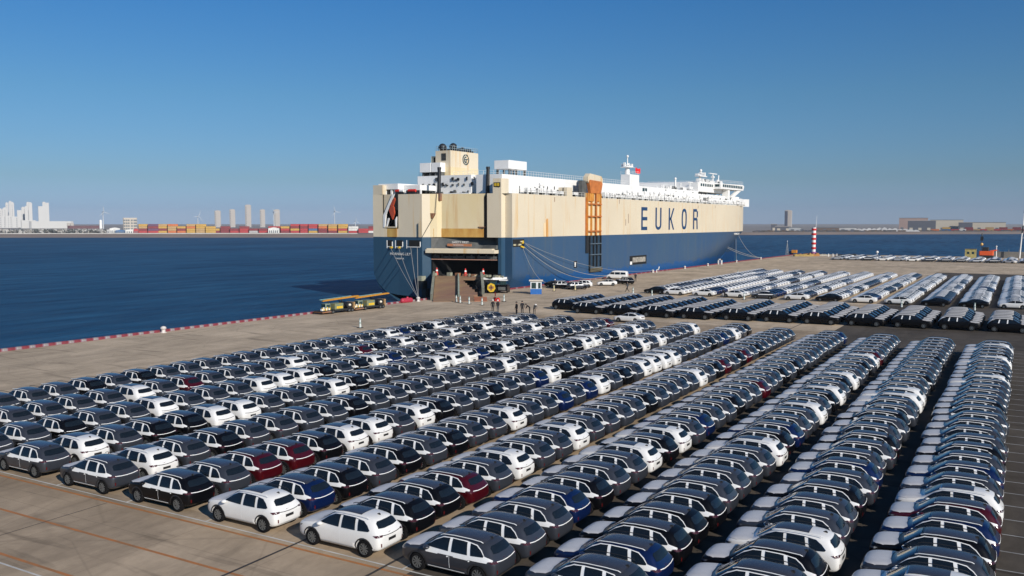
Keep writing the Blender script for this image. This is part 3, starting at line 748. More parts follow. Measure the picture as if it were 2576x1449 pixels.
g.add([(-6.2, ta(6.2)-.03, KN), (-5.1, ta(5.1)-.03, KN), (-5.1, ta(5.1)-.03, DK-.4), (-6.1, ta(6.2)-.03, DK-.6)], [(0,1,2,3)], 1)
sp('transom_recess_panel', g, [M_hyel, M_sdark])
g = MB(); tface(g, 5.86, 15.37, KN, 12.1, -.02, -.02); tface(g, 15.37, 16.6, KN, 12.1, -.02, -.02); sp('yellow_band', g, M_ochre)
# lifeboat bay on the port quarter
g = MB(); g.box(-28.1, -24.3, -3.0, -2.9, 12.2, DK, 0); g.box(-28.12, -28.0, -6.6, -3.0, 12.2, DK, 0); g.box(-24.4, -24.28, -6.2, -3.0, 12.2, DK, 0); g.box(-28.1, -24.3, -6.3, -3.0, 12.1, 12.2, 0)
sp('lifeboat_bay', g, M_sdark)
g = MB(); g.box(-28.0, -24.4, -6.66, -6.5, 12.25, 12.5); g.box(-28.05, -24.5, -6.5, -6.42, KN, 12.2, 1); sp('bay_sill', g, [M_cream, M_ochre])
g = MB(); g.box(-28.05, -24.35, -6.35, -6.15, 16.0, DK, 0); g.prismy([(-28.0, 12.3), (-27.6, 12.3), (-27.3, 15.0), (-25.0, 19.3), (-25.5, 19.3), (-28.0, 14.9)], -6.7, -6.36, 1); g.prismy([(-27.4, 12.3), (-27.1, 12.3), (-26.4, 14.3), (-26.8, 14.3)], -6.6, -6.4, 1); g.prismy([(-24.8, 12.3), (-24.5, 12.3), (-24.4, 14.6), (-24.9, 14.0)], -6.6, -6.4, 1); g.add([(-28.05,-6.4,16.0),(-28.05,-6.4,19.3),(-25.5,-6.4,19.3),(-27.6,-6.4,15.4)], [(0,1,2,3)], 2)
sp('davit_frame', g, [M_sdark, M_swhite, M_cream])
g = MB(); g.prismy([(-26.4, 15.9), (-25.5, 14.0), (-25.0, 15.3), (-25.1, 16.6), (-25.8, 17.0)], -6.75, -6.3); g.prismy([(-26.1, 16.9), (-25.4, 16.6), (-24.8, 18.2), (-25.0, 18.6)], -6.7, -6.3); sp('free_fall_lifeboat', g, M_teal)
# transom: blue part with the stern door opening and the rounded counter
g = MB()
pts = [(0, 1.9), (1.0, .2), (2.6, -1.2), (5, -2.0), (12, -2.4), (20.7, -2.2), (24.5, -2.0), (27.6, -1.55), (29.2, -.4), (30.1, 1.1), (BW, 2.9)]
def lowz(b):
    for (b0, z0), (b1, z1) in zip(pts[:-1], pts[1:]):
        if b0 <= b <= b1: return z0 + (z1-z0)*(b-b0)/(b1-b0)
bs = sorted(set([b for b, _ in TR] + [b for b, _ in pts] + [2.6, 17.0]))
for b0, b1 in zip(bs[:-1], bs[1:]):
    inner = b0 >= 2.59 and b1 <= 17.01
    top = 2.3 if inner else KN
    g.add([(-b1, ta(b1), lowz(b1)), (-b0, ta(b0), lowz(b0)), (-b0, ta(b0), top), (-b1, ta(b1), top)], [(0,1,2,3)])
    g.add([(-b1, ta(b1), lowz(b1)), (-b0, ta(b0), lowz(b0)), (-b0, ta(b0)+22, -4.2), (-b1, ta(b1)+22, -4.2)], [(0,1,2,3)])
sp('lower_transom', g, M_hblue)
g = MB()
g.add([(-17.0, ta(17)+.3, 7.7), (-2.6, 1.6, 7.7), (-5.4, 2.0, KN), (-15.9, ta(15.9)+.6, KN)], [(0,1,2,3)])
g.add([(-17.15, ta(17.1), 7.0), (-17.15, ta(17.1), KN), (-15.9, ta(15.9)+.6, KN), (-17.0, ta(17)+.3, 7.7)], [(0,1,2,3)])
g.add([(-2.6, ta(2.6), 7.0), (-2.6, 1.6, 7.7), (-5.4, 2.0, KN), (-2.6, ta(2.6), KN)], [(0,1,2,3)])
g.box(-6.0, -2.7, -1.6, 1.5, 7.9, 8.7)
sp('door_head_plate', g, M_sgrey)
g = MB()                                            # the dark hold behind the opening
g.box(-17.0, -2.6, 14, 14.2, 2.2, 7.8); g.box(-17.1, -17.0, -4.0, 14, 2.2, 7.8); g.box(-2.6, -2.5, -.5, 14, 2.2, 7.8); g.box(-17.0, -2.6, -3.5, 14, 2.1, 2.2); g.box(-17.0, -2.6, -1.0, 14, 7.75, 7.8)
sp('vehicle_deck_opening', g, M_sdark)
g = MB(); g.prism([(-17.35, -6.0), (-2.5, -2.6), (-2.5, -1.0), (-17.35, -4.4)], 7.05, 7.75); g.prism([(-17.2, -5.8), (-3.1, -2.6), (-3.1, -1.2), (-17.2, -4.4)], 7.75, 8.0); sp('door_beam', g, M_cream)
g = MB()
for x0, x1 in ((-17.0, -15.6), (-14.6, -12.9), (-12.6, -10.2), (-9.6, -7.8), (-7.3, -5.4), (-5.1, -3.0)): g.prism([(x0, -4.0+.23*(x0+17)), (x1, -4.0+.23*(x1+17)), (x1, -3.7+.23*(x1+17)), (x0, -3.7+.23*(x0+17))], 5.9, 6.4)
for k in range(9): x0 = -16.6+1.6*k; yy = -4.1+.23*(x0+17); g.box(x0, x0+.1, yy, yy+.5, 5.7, 6.7)
sp('door_hinge_frames', g, M_sgrey)
g = MB(); g.prism([(-17.0, -4.5), (-2.8, -1.2), (-2.8, -1.0), (-17.0, -4.3)], 5.62, 5.78); sp('door_bar', g, mat('worn_pink_steel', (0.42, 0.24, 0.18), 0.6, var=.2))
# lettering
def text(name, s, size, loc, rot, m, parent, ext=0.01, sx=1.0, label=None, align='LEFT'):
    cu = bpy.data.curves.new(name, 'FONT'); cu.body = s; cu.size = size; cu.extrude = ext; cu.align_x = align; cu.resolution_u = 3
    o = bpy.data.objects.new('t', cu); C.objects.link(o)
    dg = bpy.context.evaluated_depsgraph_get(); dg.update()
    me = bpy.data.meshes.new_from_object(o.evaluated_get(dg)); bpy.data.objects.remove(o, do_unlink=True)
    me.materials.clear(); me.materials.append(m)
    for v in me.vertices: v.co.x *= sx
    q = mk(name, me, parent, loc); q.rotation_euler = rot
    return q
rz_st = math.atan2(ta(24)-ta(19), -5)             # the transom's slant
M_lt = mat('white_lettering', (0.75, 0.74, 0.70), 0.6, var=.1); M_lto = mat('orange_lettering', (0.55, 0.22, 0.10), 0.6, var=.1)
text('ship_name_lettering', 'MORNING LILY', .78, (-26.4, -6.52, 6.45), (R(90), 0, 0.06), M_lt, SHIP)
text('port_lettering', 'PANAMA', .52, (-24.9, -6.42, 5.55), (R(90), 0, 0.06), M_lt, SHIP)
text('safety_lettering', 'SAFETY FIRST', .62, (-12.8, -2.9, 9.05), (R(90), 0, 0.28), M_lt, SHIP)
g = MB(); g.box(-13.9, -7.8, -3.05, -2.95, 8.45, 8.95); o = sp('sign_board', g, M_lto); o.rotation_euler = (0, 0, 0)
text('notice_lettering', 'NO SMOKING', .42, (-12.4, -3.08, 8.53), (R(90), 0, 0), M_lt, SHIP)
# mooring windows in the stern
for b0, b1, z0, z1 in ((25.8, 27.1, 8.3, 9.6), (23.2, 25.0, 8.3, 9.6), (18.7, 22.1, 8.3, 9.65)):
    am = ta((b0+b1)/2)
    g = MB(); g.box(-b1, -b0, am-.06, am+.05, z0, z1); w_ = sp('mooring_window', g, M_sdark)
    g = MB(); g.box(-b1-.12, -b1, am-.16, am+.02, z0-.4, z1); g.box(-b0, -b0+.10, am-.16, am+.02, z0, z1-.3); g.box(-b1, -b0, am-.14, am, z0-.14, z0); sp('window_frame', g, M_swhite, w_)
for b in (25.95, 23.95): 
    g = MB(); g.cyl((-b, ta(b)-.5, 8.05), (-b, ta(b)+.1, 8.05), .24, .24, 10); sp('fairlead', g, M_yel)
# starboard mooring window with yellow winch
def on_side(name, a0, a1, z0, z1, m, off=.03, thick=.06, parent=None, label=None, shp=None):
    g = MB(); g.box(off-thick, off, a0, a1, z0, z1); return sp(name, g, m, parent, label=label)
mw = on_side('mooring_window', .48, 5.0, 8.35, 9.9, M_sdark, .05)
g = MB(); g.box(.05, .2, .6, 1.5, 8.6, 8.95, 1); g.cyl((.15, 2.4, 8.7), (.15, 3.4, 8.8), .22, .2, 8, 1); g.box(.05, .2, 3.9, 4.6, 9.0, 9.6, 0); g.cyl((.1, 3.4, 8.45), (.4, 4.3, 8.15), .22, .18, 8, 0); g.cyl((.1, 3.2, 9.4), (.2, 3.9, 9.4), .16, .16, 8, 1)
sp('mooring_winch', g, [M_yel, mat('winch_cream', (.50,.46,.30), .6, var=.3, scale=3)], mw)
# EUKOR on the side
for ch, a0, a1 in (('E', 66.1, 70.1), ('U', 75.9, 80.2), ('K', 85.7, 90.0), ('O', 96.0, 100.2), ('R', 105.7, 109.8)):
    w_ = a1 - a0; g = MB(); z0, z1 = 11.35, 17.5; t = .95; x0, x1 = .02, .06
    def bar(y0, za, y1, zb, ww=t):                # slanted bar between two heights
        g.prismx([(a0+y0, za), (a0+y0+ww, za), (a0+y1+ww, zb), (a0+y1, zb)], x0, x1)
    if ch == 'E':
        bar(0, z0, 0, z1)
        for za in (z0, (z0+z1)/2-.45, z1-.9): g.prismx([(a0+t, za), (a0+w_, za), (a0+w_, za+.9), (a0+t, za+.9)], x0, x1+.002)
    elif ch == 'U':
        bar(0, z0+1.4, 0, z1); bar(w_-t, z0+1.4, w_-t, z1)
        n = 8; c_ = a0+w_/2; ro, ri = w_/2, w_/2-t
        outer = [(c_+ro*math.cos(math.pi*(1+i/n)), z0+1.4+1.4*math.sin(math.pi*(1+i/n))) for i in range(n+1)]
        inner = [(c_+ri*math.cos(math.pi*(1+i/n)), z0+1.4+.62*math.sin(math.pi*(1+i/n))) for i in range(n+1)]
        for i in range(n): g.prismx([outer[i], outer[i+1], inner[i+1], inner[i]], x0, x1)
    elif ch == 'K':
        bar(0, z0, 0, z1); bar(t*.9, (z0+z1)/2-.3, w_-t, z1); bar(w_-t, z0, t*.9, (z0+z1)/2+.4)
    elif ch == 'O':
        n = 20; c_ = a0+w_/2; zc = (z0+z1)/2
        for i in range(n):
            f_ = lambda rr, rz, j: (c_+rr*math.copysign(abs(math.cos(2*math.pi*j/n))**.75, math.cos(2*math.pi*j/n)), zc+rz*math.copysign(abs(math.sin(2*math.pi*j/n))**.75, math.sin(2*math.pi*j/n)))
            g.prismx([f_(w_/2, 3.08, i), f_(w_/2, 3.08, i+1), f_(w_/2-t, 2.25, i+1), f_(w_/2-t, 2.25, i)], x0, x1)
    else:
        bar(0, z0, 0, z1); bar(w_-t, z0, w_-t-.3, (z0+z1)/2)
        g.prismx([(a0+t, z1-.8), (a0+w_-t*.6, z1-.8), (a0+w_-t*1.0, z1), (a0+t, z1)], x0, x1+.002)
        g.prismx([(a0+t, (z0+z1)/2-.4), (a0+w_-t*.9, (z0+z1)/2-.4), (a0+w_-t*.6, (z0+z1)/2+.4), (a0+t, (z0+z1)/2+.4)], x0, x1+.004)
        g.prismx([(a0+w_-t, (z0+z1)/2+.4), (a0+w_, (z0+z1)/2+.7), (a0+w_, z1-.6), (a0+w_-t, z1-.8)], x0, x1+.006)
    sp('lettering', g, M_navy, label='letter %s of EUKOR in dark blue' % ch)
# marks and openings on the side
pr = on_side('pilot_door', 27.4, 28.9, 2.9, 4.5, M_sdark)
g = MB(); g.box(.03, .07, 27.75, 28.3, 3.2, 4.2); sp('door_lamp', g, M_swhite, pr)
wd = on_side('side_window_opening', 58.8, 69.9, 2.3, 4.65, M_sdark)
g = MB(); g.box(.03, .12, 60.6, 69.0, 2.9, 4.2, 0); g.box(.03, .1, 58.95, 60.2, 2.4, 3.2, 1); sp('opening_shutter', g, [mat('weathered_shutter', (.32,.30,.26), .8, var=.4, scale=1.2), M_swhite], wd)
g = MB(); g.box(-.2, .14, 14.35, 15.05, KN, 13.9); g.box(-.2, .12, 14.5, 15.05, 13.9, 14.2); sp('rust_streaked_vent', g, mat('rust_streak', (.50,.22,.05), .8, col2=(.66,.40,.15), scale=.6, stretch=(1,1,.2)))
g = MB(); g.box(.02, .03, 13.2, 14.3, KN+.02, 13.3); sp('rust_stain', g, mat('pale_rust', (.70,.45,.18), .8, col2=(.74,.62,.42), scale=.8, stretch=(1,1.5,.15)))
for a_, z_, l_ in ((56, 13.2, 1.6), (57.7, 14.6, 2.4), (110, 17.6, .9), (52, 18.1, 1.0), (18, 17.9, 1.0), (126, 17.9, .8), (35, 18.3, .9)):
    g = MB(); g.box(.02, .032, a_, a_+.22, z_-l_+1, z_+1); sp('rust_stain', g, M_rust)
for k, (a_, n_) in enumerate(((149.2, 'w'),)):
    q = text('bow_lettering', 'MORNING LILY', 1.0, (half(149, 9.3)-HB+.25, 148.2, 9.1), (R(90), 0, R(90)+.035), M_lt, SHIP, .03)
# side ramp tower: cream hood, orange panel, yellow and orange gantry, dark lower lattice
g = MB(); g.prismx([(33.6, 23.0), (33.6, 24.1), (34.7, 24.9), (40.7, 24.5), (41.8, 23.6), (41.2, 22.2), (34.1, 22.6)], -.8, .42); sp('side_ramp_hood', g, M_cream)
g = MB(); g.prismx([(34.0, 22.9), (34.4, 23.4), (40.6, 23.2), (41.2, 22.6), (40.4, 20.3), (34.9, 20.3)], -.2, .56); sp('side_ramp_panel', g, M_orp)
g = MB(); g.box(-1.2, -.3, 32.0, 34.2, 18.9, 23.2); sp('winch_housing', g, M_sgrey)
g = MB(); g.box(-.25, .045, 33.3, 40.9, KN, 20.3); sp('side_ramp_recess', g, M_hyel)
g = MB()
for a_ in (33.45, 35.6, 38.2, 40.5): g.box(.05, .5, a_, a_+.3, KN, 20.3, 0)
for z_ in (11.2, 14.7, 17.6): g.box(.1, .62, 33.5, 40.8, z_, z_+.28, 1)
g.box(.05, .4, 34.6, 37.0, 18.4, 20.3, 0); g.box(.05, .4, 38.6, 40.2, 18.4, 20.3, 0)
g.box(.05, .14, 33.1, 33.5, KN, 19.3, 1); g.box(.3, .56, 37.9, 38.1, KN, 20.3, 1)
sp('side_ramp_gantry', g, [M_orgy, M_orp])
g = MB(); g.box(-.1, .05, 34.9, 41.3, 1.8, KN, 0)
for a_ in (35.0, 37.0, 38.8, 40.9): g.box(.05, .42, a_, a_+.26, 1.8, KN-.02, 1)
for z_ in (2.5, 5.6, 8.2): g.box(.05, .5, 35.0, 41.1, z_, z_+.22, 2)
g.box(.05, .5, 35.0, 41.6, 1.6, 2.5, 3); g.box(.05, .3, 33.2, 34.6, 6.2, KN-.02, 1)
sp('lower_side_ramp', g, [mat('dark_blue_steel', (.022,.05,.085), .5, var=.2, scale=1), M_sblack, mat('grey_blue_steel', (.10,.14,.18), .5, var=.2), mat('brown_steel', (.10,.085,.05), .7, var=.3)])

# decks
def deck_poly(z, inset=.1):
    st = [a for a in STA if a > 0]
    return [(-HB + max(0, half(a, z)-inset), a) for a in [.3] + st] + [(-HB - max(0, half(a, z)-inset), a) for a in ([.3] + st)[::-1]]
g = MB(); pl = [(-b, a+.05) for b, a in TR if b > 0][::-1]
dp = deck_poly(DK); poly = dp + [(-BW+.1, -6.6), (-24.3, -6.0), (-18.3, -5.7), (-17.2, -4.4), (-15.4, -2.5), (-5.9, 1.2), (-5.1, -1.0), (-1.9, -.8)]
g.add([(x, y, DK-.03) for x, y in poly], [tuple(range(len(poly)))]); sp('weather_deck', g, mat('deck_paint', (.30,.32,.30), .7, var=.2, scale=.3))
# long white deckhouse
g = MB(); g.cbox(-BW+3.2, -3.2, 4.6, 120, DK, 23.35, .6); g.box(-BW+3.6, -3.6, 120, 163, DK, 22.6); g.box(-9.5, -3.2, 1.4, 4.6, DK, 23.35)
sp('deckhouse', g, M_swhite)
g = MB(); g.box(-2.6, -1.2, 88, 118, DK, 21.3); g.box(-3.3, -2.4, 96, 150, 21.4, 22.3); g.box(-2.9, -.9, 124, 150, DK, 21.2); sp('lower_deckhouse', g, M_swhite)
g = MB(); g.box(-3.19, -3.14, 74.2, 75.6, 22.0, 22.9, 0); g.box(-3.19, -3.14, 76.0, 77.3, 22.0, 22.9, 0); sp('deckhouse_window', g, M_sglass)
# deck-edge vent housings, each with dark gaps between
a_ = 7.5; rnd = random.Random(5)
vm = {}
i = 0
while a_ < 160:
    wd_ = rnd.uniform(1.6, 4.2)
    if not (32 < a_+wd_ and a_ < 42.5):
        h_ = rnd.uniform(.9, 1.5)
        g = MB(); g.cbox(-1.6, -.45, a_, a_+wd_, DK+.45, DK+h_, .08, 0)
        for yy in (a_+.1, a_+wd_-.3): g.box(-1.4, -.55, yy, yy+.2, DK, DK+.45, 0)
        g.box(-1.5, -1.3, a_-.1, a_+wd_+.1, DK, DK+.6, 1); g.box(-.46, -.43, a_+wd_*.3, a_+wd_*.3+.12, DK+.45, DK+h_, 1)  # black backing strip paints in the shade under the housing
        if rnd.random() < .35: g.cyl((-.9, a_+wd_*.5, DK+h_), (-.9, a_+wd_*.5, DK+h_+.8), .28, .28, 8, 0); g.sphere((-.9, a_+wd_*.5, DK+h_+.8), .45, 8, 0)
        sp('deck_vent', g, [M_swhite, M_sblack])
        g = MB(); g.box(-1.9, -1.3, a_+wd_+.02, a_+wd_+.34, DK, DK+1.2, 0); sp('deck_fitting', g, M_sblack)
    a_ += wd_ + rnd.uniform(.35, 1.1)
g = MB()
g.rail([(-.15, .6, DK), (-.15, 33, DK)], 1.0, 1.5, .03); g.rail([(-.15, 43, DK), (-.15, 136, DK)], 1.0, 1.5, .03)
g.rail([(-3.4, 4.8, 23.35), (-3.4, 118, 23.35)], 1.05, 1.1, .035, 2); g.rail([(-3.4, 4.8, 23.35), (-27, 4.8, 23.35)], 1.05, 1.3, .035, 2)
sp('railing', g, M_swhite, kind='stuff')
g = MB(); g.box(-2.2, -.05, 24.0, 26.6, DK, 21.3, 0); sp('cream_bulwark', g, M_cream)
# white box on feet on the roof
g = MB(); g.cbox(-7.4, -3.6, 4.9, 12.3, 24.6, 26.4, .15, 0)
for x in (-7.1, -4.1):
    for y in (5.4, 8.0, 11.6): g.box(x, x+.3, y, y+.5, 23.35, 24.6, 1)
sp('rooftop_machinery_box', g, [M_swhite, M_sgrey])
# aft white structures
g = MB(); g.box(-30.2, -24.9, -5.5, 1.5, DK+1.1, 21.6); g.box(-24.8, -20.6, -3.5, 2, DK+.9, 21.3); sp('lifeboat_station', g, M_swhite)
g = MB()
for k in range(14):
    x = -30.0+.75*k + rnd.uniform(-.1,.1); y = -5.9 + (k*.14)
    g.box(x, x+rnd.uniform(.2,.5), y, y+.4, DK, DK+rnd.uniform(.6,1.1), k % 3 == 0)
sp('deck_fittings', g, [M_swhite, M_sblack], kind='stuff')
for k, x in enumerate((-25.2, -24.1, -21.8, -20.9)):
    g = MB(); g.cyl((x-.5, -5.2, DK+.75), (x+.5, -5.2, DK+.75), .32, .32, 8, 0); g.box(x-.5, x+.5, -5.4, -5.0, DK, DK+.45, 1); sp('life_raft', g, [M_swhite if k == 1 else M_red, M_sblack])
g = MB(); g.cbox(-25.6, -11.0, 2.0, 9, DK, 23.45, .2, 0); sp('aft_deckhouse', g, M_swhite)
g = MB(); g.box(-11.0, -9.5, 3.0, 8, DK, 23.4, 0); g.box(-20.0, -11.2, 1.2, 1.9, DK, DK+.3); sp('aft_deckhouse_wing', g, M_swhite)
g = MB()
for k in range(44):
    x = rnd.uniform(-24.5, -10.4); z = rnd.choice((DK+.2, DK+.2, 21.2, 22.3)); g.box(x, x+rnd.uniform(.12,.5), 1.7, 1.98, z, z+rnd.uniform(.12,.8), rnd.randint(0,1))
sp('wall_fittings', g, [M_sgrey, M_sblack], kind='stuff')
g = MB(); g.cbox(-25.0, -21.9, 2.2, 6, 24.3, 26.3, .1); sp('rooftop_box', g, M_swhite)
g = MB(); g.cbox(-21.8, -19.3, 2.2, 6, 24.3, 26.3, .1); sp('rooftop_box', g, M_swhite)
g = MB()
for x in (-24.6, -22.7, -21.2, -19.8): g.box(x, x+.35, 2.6, 5.6, 23.45, 24.3)
sp('box_supports', g, M_sgrey)
# funnel
g = MB(); g.prism([(-17.9, 3.9), (-17.9, 14.7), (-21.9, 14.7), (-21.9, 3.9)], 23.45, 28.95, 0); FUN = sp('funnel', g, M_cream)
g = MB(); g.box(-22.0, -17.87, 3.87, 14.73, 23.45, 25.4); sp('funnel_band', g, M_hyel, FUN)
g = MB(); g.box(-23.6, -21.95, 4.6, 9, 23.45, 27.9, 0); g.box(-22.9, -21.95, 4.55, 4.6, 26.0, 27.6, 1); sp('funnel_annex', g, [M_hyel, M_sdark], FUN)
g = MB(); g.box(-20.3, -19.1, 3.86, 3.9, 26.8, 28.35, 0)
for k in range(6): g.box(-20.25, -19.15, 3.82, 3.86, 26.9+.24*k, 27.0+.24*k, 1)
sp('funnel_louvre', g, [M_sdark, M_sgrey], FUN)
g = MB()                                              # round emblem on the starboard face
n = 28; cy_, cz_ = 9.7, 27.25
def ringx(ro, ri, t0, t1, k, wy=1.0):
    for i in range(k):
        p_ = [R(t0+(t1-t0)*(i+j)/k) for j in (0, 1)]
        g.prismx([(cy_+ro*math.cos(p_[0])*wy, cz_+ro*math.sin(p_[0])), (cy_+ro*math.cos(p_[1])*wy, cz_+ro*math.sin(p_[1])), (cy_+ri*math.cos(p_[1])*wy, cz_+ri*math.sin(p_[1])), (cy_+ri*math.cos(p_[0])*wy, cz_+ri*math.sin(p_[0]))], -17.86, -17.82)
ringx(1.2, .93, 40, 84, 5, 1.05); ringx(1.2, .93, 98, 250, 14, 1.05); ringx(1.2, .93, 258, 392, 12, 1.05)
ringx(.72, .45, 70, 300, 12, 1.0)
g.prismx([(cy_-.35, cz_+.1), (cy_+.75, cz_+.25), (cy_+.7, cz_), (cy_-.3, cz_-.1)], -17.86, -17.815)
g.prismx([(cy_+.05, cz_+.1), (cy_+.3, cz_+.1), (cy_+.2, cz_-.8), (cy_-.02, cz_-.8)], -17.86, -17.81)
sp('funnel_emblem', g, mat('dark_slate_paint', (.035,.07,.08), .5, var=.1), FUN)
g = MB(); g.box(-21.3, -18.3, 5.2, 13.5, 28.95, 29.35)
g.cyl((-20.6, 5.2, 29.0), (-20.6, 4.7, 30.0), .85, .80, 12); g.sphere((-20.6, 4.75, 29.7), .9, 12, 0, 1.0); g.cyl((-19.2, 7.0, 29.0), (-19.0, 6.4, 30.2), .7, .85, 12); g.sphere((-19.0, 6.5, 29.9), .85, 12, 0)
g.cyl((-18.9, 10, 29.3), (-18.9, 10, 30.0), .3, .3, 8); g.box(-19.6, -18.4, 8.4, 12.8, 29.3, 29.75)
sp('exhaust_pipes', g, M_sblack, FUN)
g = MB(); g.rail([(-21.8, 4.0, 28.95), (-18.0, 4.0, 28.95), (-18.0, 14.6, 28.95), (-21.8, 14.6, 28.95), (-21.8, 4.0, 28.95)], 1.0, .8, .04, 2); sp('funnel_railing', g, mat('pale_blue_rail', (.35,.45,.5), .5, var=.1), FUN)
# black ramp posts at the stern
for b_, a0_ in ((16.3, -2.6), (6.6, 1.2)):
    g = MB(); g.cyl((-b_, a0_, DK-.4), (-b_+.15, a0_, 24.4), .42, .36, 10); g.cyl((-b_+.15, a0_, 24.4), (-b_+.15, a0_, 24.9), .42, .42, 10); g.box(-b_-.5, -b_+1.0, a0_-.9, a0_+.3, DK-1.4, DK+.1, 1); sp('ramp_post', g, [M_sblack, M_rust])
g = MB()
for x0, x1, z0, z1 in ((-17.1, -16.2, 15.3, 14.2), (-7.4, -5.5, 12.5, 12.3)): g.prismy([(x0, z0), (x1, z0), (x1-.4, z1), (x0+.3, z1)], -4.6 if x0 < -10 else -1.2, -3.5 if x0 < -10 else -.2)
sp('transom_bracket', g, M_rust)
g = MB(); g.tube([(-15.9, -3.9, DK), (-16.1, -4.2, 15), (-18.2, -6.0, KN)], .05, 5); g.tube([(-6.9, .2, DK), (-9.0, -1.1, 13), (-9.4, -1.3, KN)], .05, 5); g.tube([(-19.1, -6.15, 13.2), (-19.1, -6.15, KN)], .08, 5); g.tube([(-7.5, -.1, KN), (-7.5, -.1, 13.4)], .06, 5)
sp('stern_wires', g, M_sblack)
g = MB(); g.box(-3.6, -2.1, ta(2.8)-.12, ta(2.8)+.3, 20.6, 21.5, 0); g.box(-3.4, -2.9, ta(2.8)-.16, ta(2.8), 20.75, 21.35, 1); g.box(-2.75, -2.25, ta(2.8)-.16, ta(2.8), 20.75, 21.35, 1); sp('stern_lamp_box', g, [M_sdark, M_yel])
# radar mast amidships with its flag
g = MB(); g.cbox(-6.4, -3.4, 66.5, 72.5, 23.35, 26.3, .2); MA = sp('mast_house', g, M_swhite)
g = MB(); g.cyl((-5, 68, 26.3), (-5, 68, 29.2), .75, .45, 10); g.cyl((-5, 68, 28.2), (-5, 68, 28.5), 1.6, 1.6, 12); g.cyl((-5, 68, 29.2), (-5, 68, 31.0), .16, .12, 6); g.sphere((-5, 68, 31.2), .38, 8)
for k in range(7): t_ = k*.9; g.box(-5+1.3*math.cos(t_)-.25, -5+1.3*math.cos(t_)+.25, 68+1.3*math.sin(t_)-.25, 68+1.3*math.sin(t_)+.25, 28.5, 28.9+.3*(k % 3))
g.cyl((-5, 66.2, 28.3), (-5, 63.5, 28.0), .06, .04, 5); g.cyl((-5, 69.5, 28.5), (-4.6, 72.5, 28.3), .06, .04, 5); g.rail([(-6.3, 66.6, 26.3), (-3.5, 66.6, 26.3), (-3.5, 72.4, 26.3)], .9, 1.0, .03)
sp('mast', g, M_swhite)
for k in range(46):                                   # dark stanchions, winches and pipe runs along the deck edge
    y = 7 + k*3.3 + rnd.uniform(-1, 1)
    if 31.5 < y < 43: continue
    g = MB(); g.cyl((-1.0, y, DK), (-1.0, y+.1, DK+rnd.uniform(1.2, 2.1)), .11, .11, 6); g.tube([(-1.0, y, DK+1.1), (-.5, y+.9, DK+1.25), (-.5, y+1.2, DK+.5)], .09, 5); sp('deck_pipe', g, M_sblack)
g = MB(); nx = 8
vs = [(-4.6+.35*math.sin(i*1.1)*(i/nx), 72.4+2.9*i/nx, z + .12*math.sin(i*.9)) for i in range(nx+1) for z in (26.9, 28.3)]
g.add(vs, [(2*i, 2*i+2, 2*i+3, 2*i+1) for i in range(nx)], 0, True); g.add([(x+.03, y, z) for x, y, z in vs], [(2*i+1, 2*i+3, 2*i+2, 2*i) for i in range(nx)], 0, True)
sp('flag', g, mat('red_flag_cloth', (.70, .01, .015), .7, var=.05))
# bridge at the bow
g = MB(); g.prismx([(119, 23.35), (119, 26.2), (121, 26.6), (158, 26.8), (159.5, 26.0), (158, 24.6), (151, 24.5), (149, 23.35)], -BW+3.6, -3.4); g.prismx([(134, 24.6), (134, 26.3), (158.5, 26.7), (160, 26.2), (159, 24.7)], -3.4, -.9); g.prismx([(134, 24.6), (134, 26.3), (158.5, 26.7), (160, 26.2), (159, 24.7)], -BW+.9, -BW+3.6)
BR = sp('bridge', g, M_swhite)
for k in range(11):
    y0 = 136.2 + 2.0*k; g = MB(); g.box(-.9, -.86, y0, y0+1.5, 25.25, 26.15); sp('window', g, M_sglass, BR)
for k in range(6):
    y0 = 121.6 + 2.1*k; g = MB(); g.box(-3.4, -3.36, y0, y0+1.4, 25.1, 26.0); sp('window', g, M_sglass, BR)
g = MB()
for x in (-2.8, -5.6): g.add([], []); g.prismy([(x, 25.3), (x+1.5, 25.3), (x+1.5, 26.1), (x, 26.1)], 133.94, 133.98)
sp('window', g, M_sglass, BR)
g = MB(); g.prismx([(145, 22.0), (149, 22.0), (157.5, 24.6), (153.5, 24.6)], -1.9, -1.2); g.box(-3.3, -1.3, 143, 145, DK, 24.6); sp('wing_bracket', g, M_swhite, BR)
g = MB(); g.rail([(-.95, 134.5, 26.5), (-.95, 158.5, 26.75)], 1.0, 1.6, .035); g.rail([(-3.5, 119, 26.5), (-3.5, 134, 26.6)], 1.0, 1.6, .035); g.rail([(-.95, 134.5, 26.5), (-27, 134.5, 26.6)], 1.0, 2, .035); sp('bridge_railing', g, M_swhite, BR, kind='stuff')
g = MB(); g.prismx([(155.3, DK), (158.2, 21.9), (172, 22.0), (178, 22.1), (178, DK)], -4.6, -4.4)
vs = []; st_ = [156, 160, 164, 168, 172, 176, 180, 185, 190, 194, 196]
for s in (1, -1):
    vs = [(-HB+s*(half(a, DK)), a, z) for a in st_ for z in (DK, 21.9)]
    g.add(vs, [(2*i, 2*i+2, 2*i+3, 2*i+1) for i in range(len(st_)-1)], 0, True)
sp('bow_bulwark', g, M_swhite)
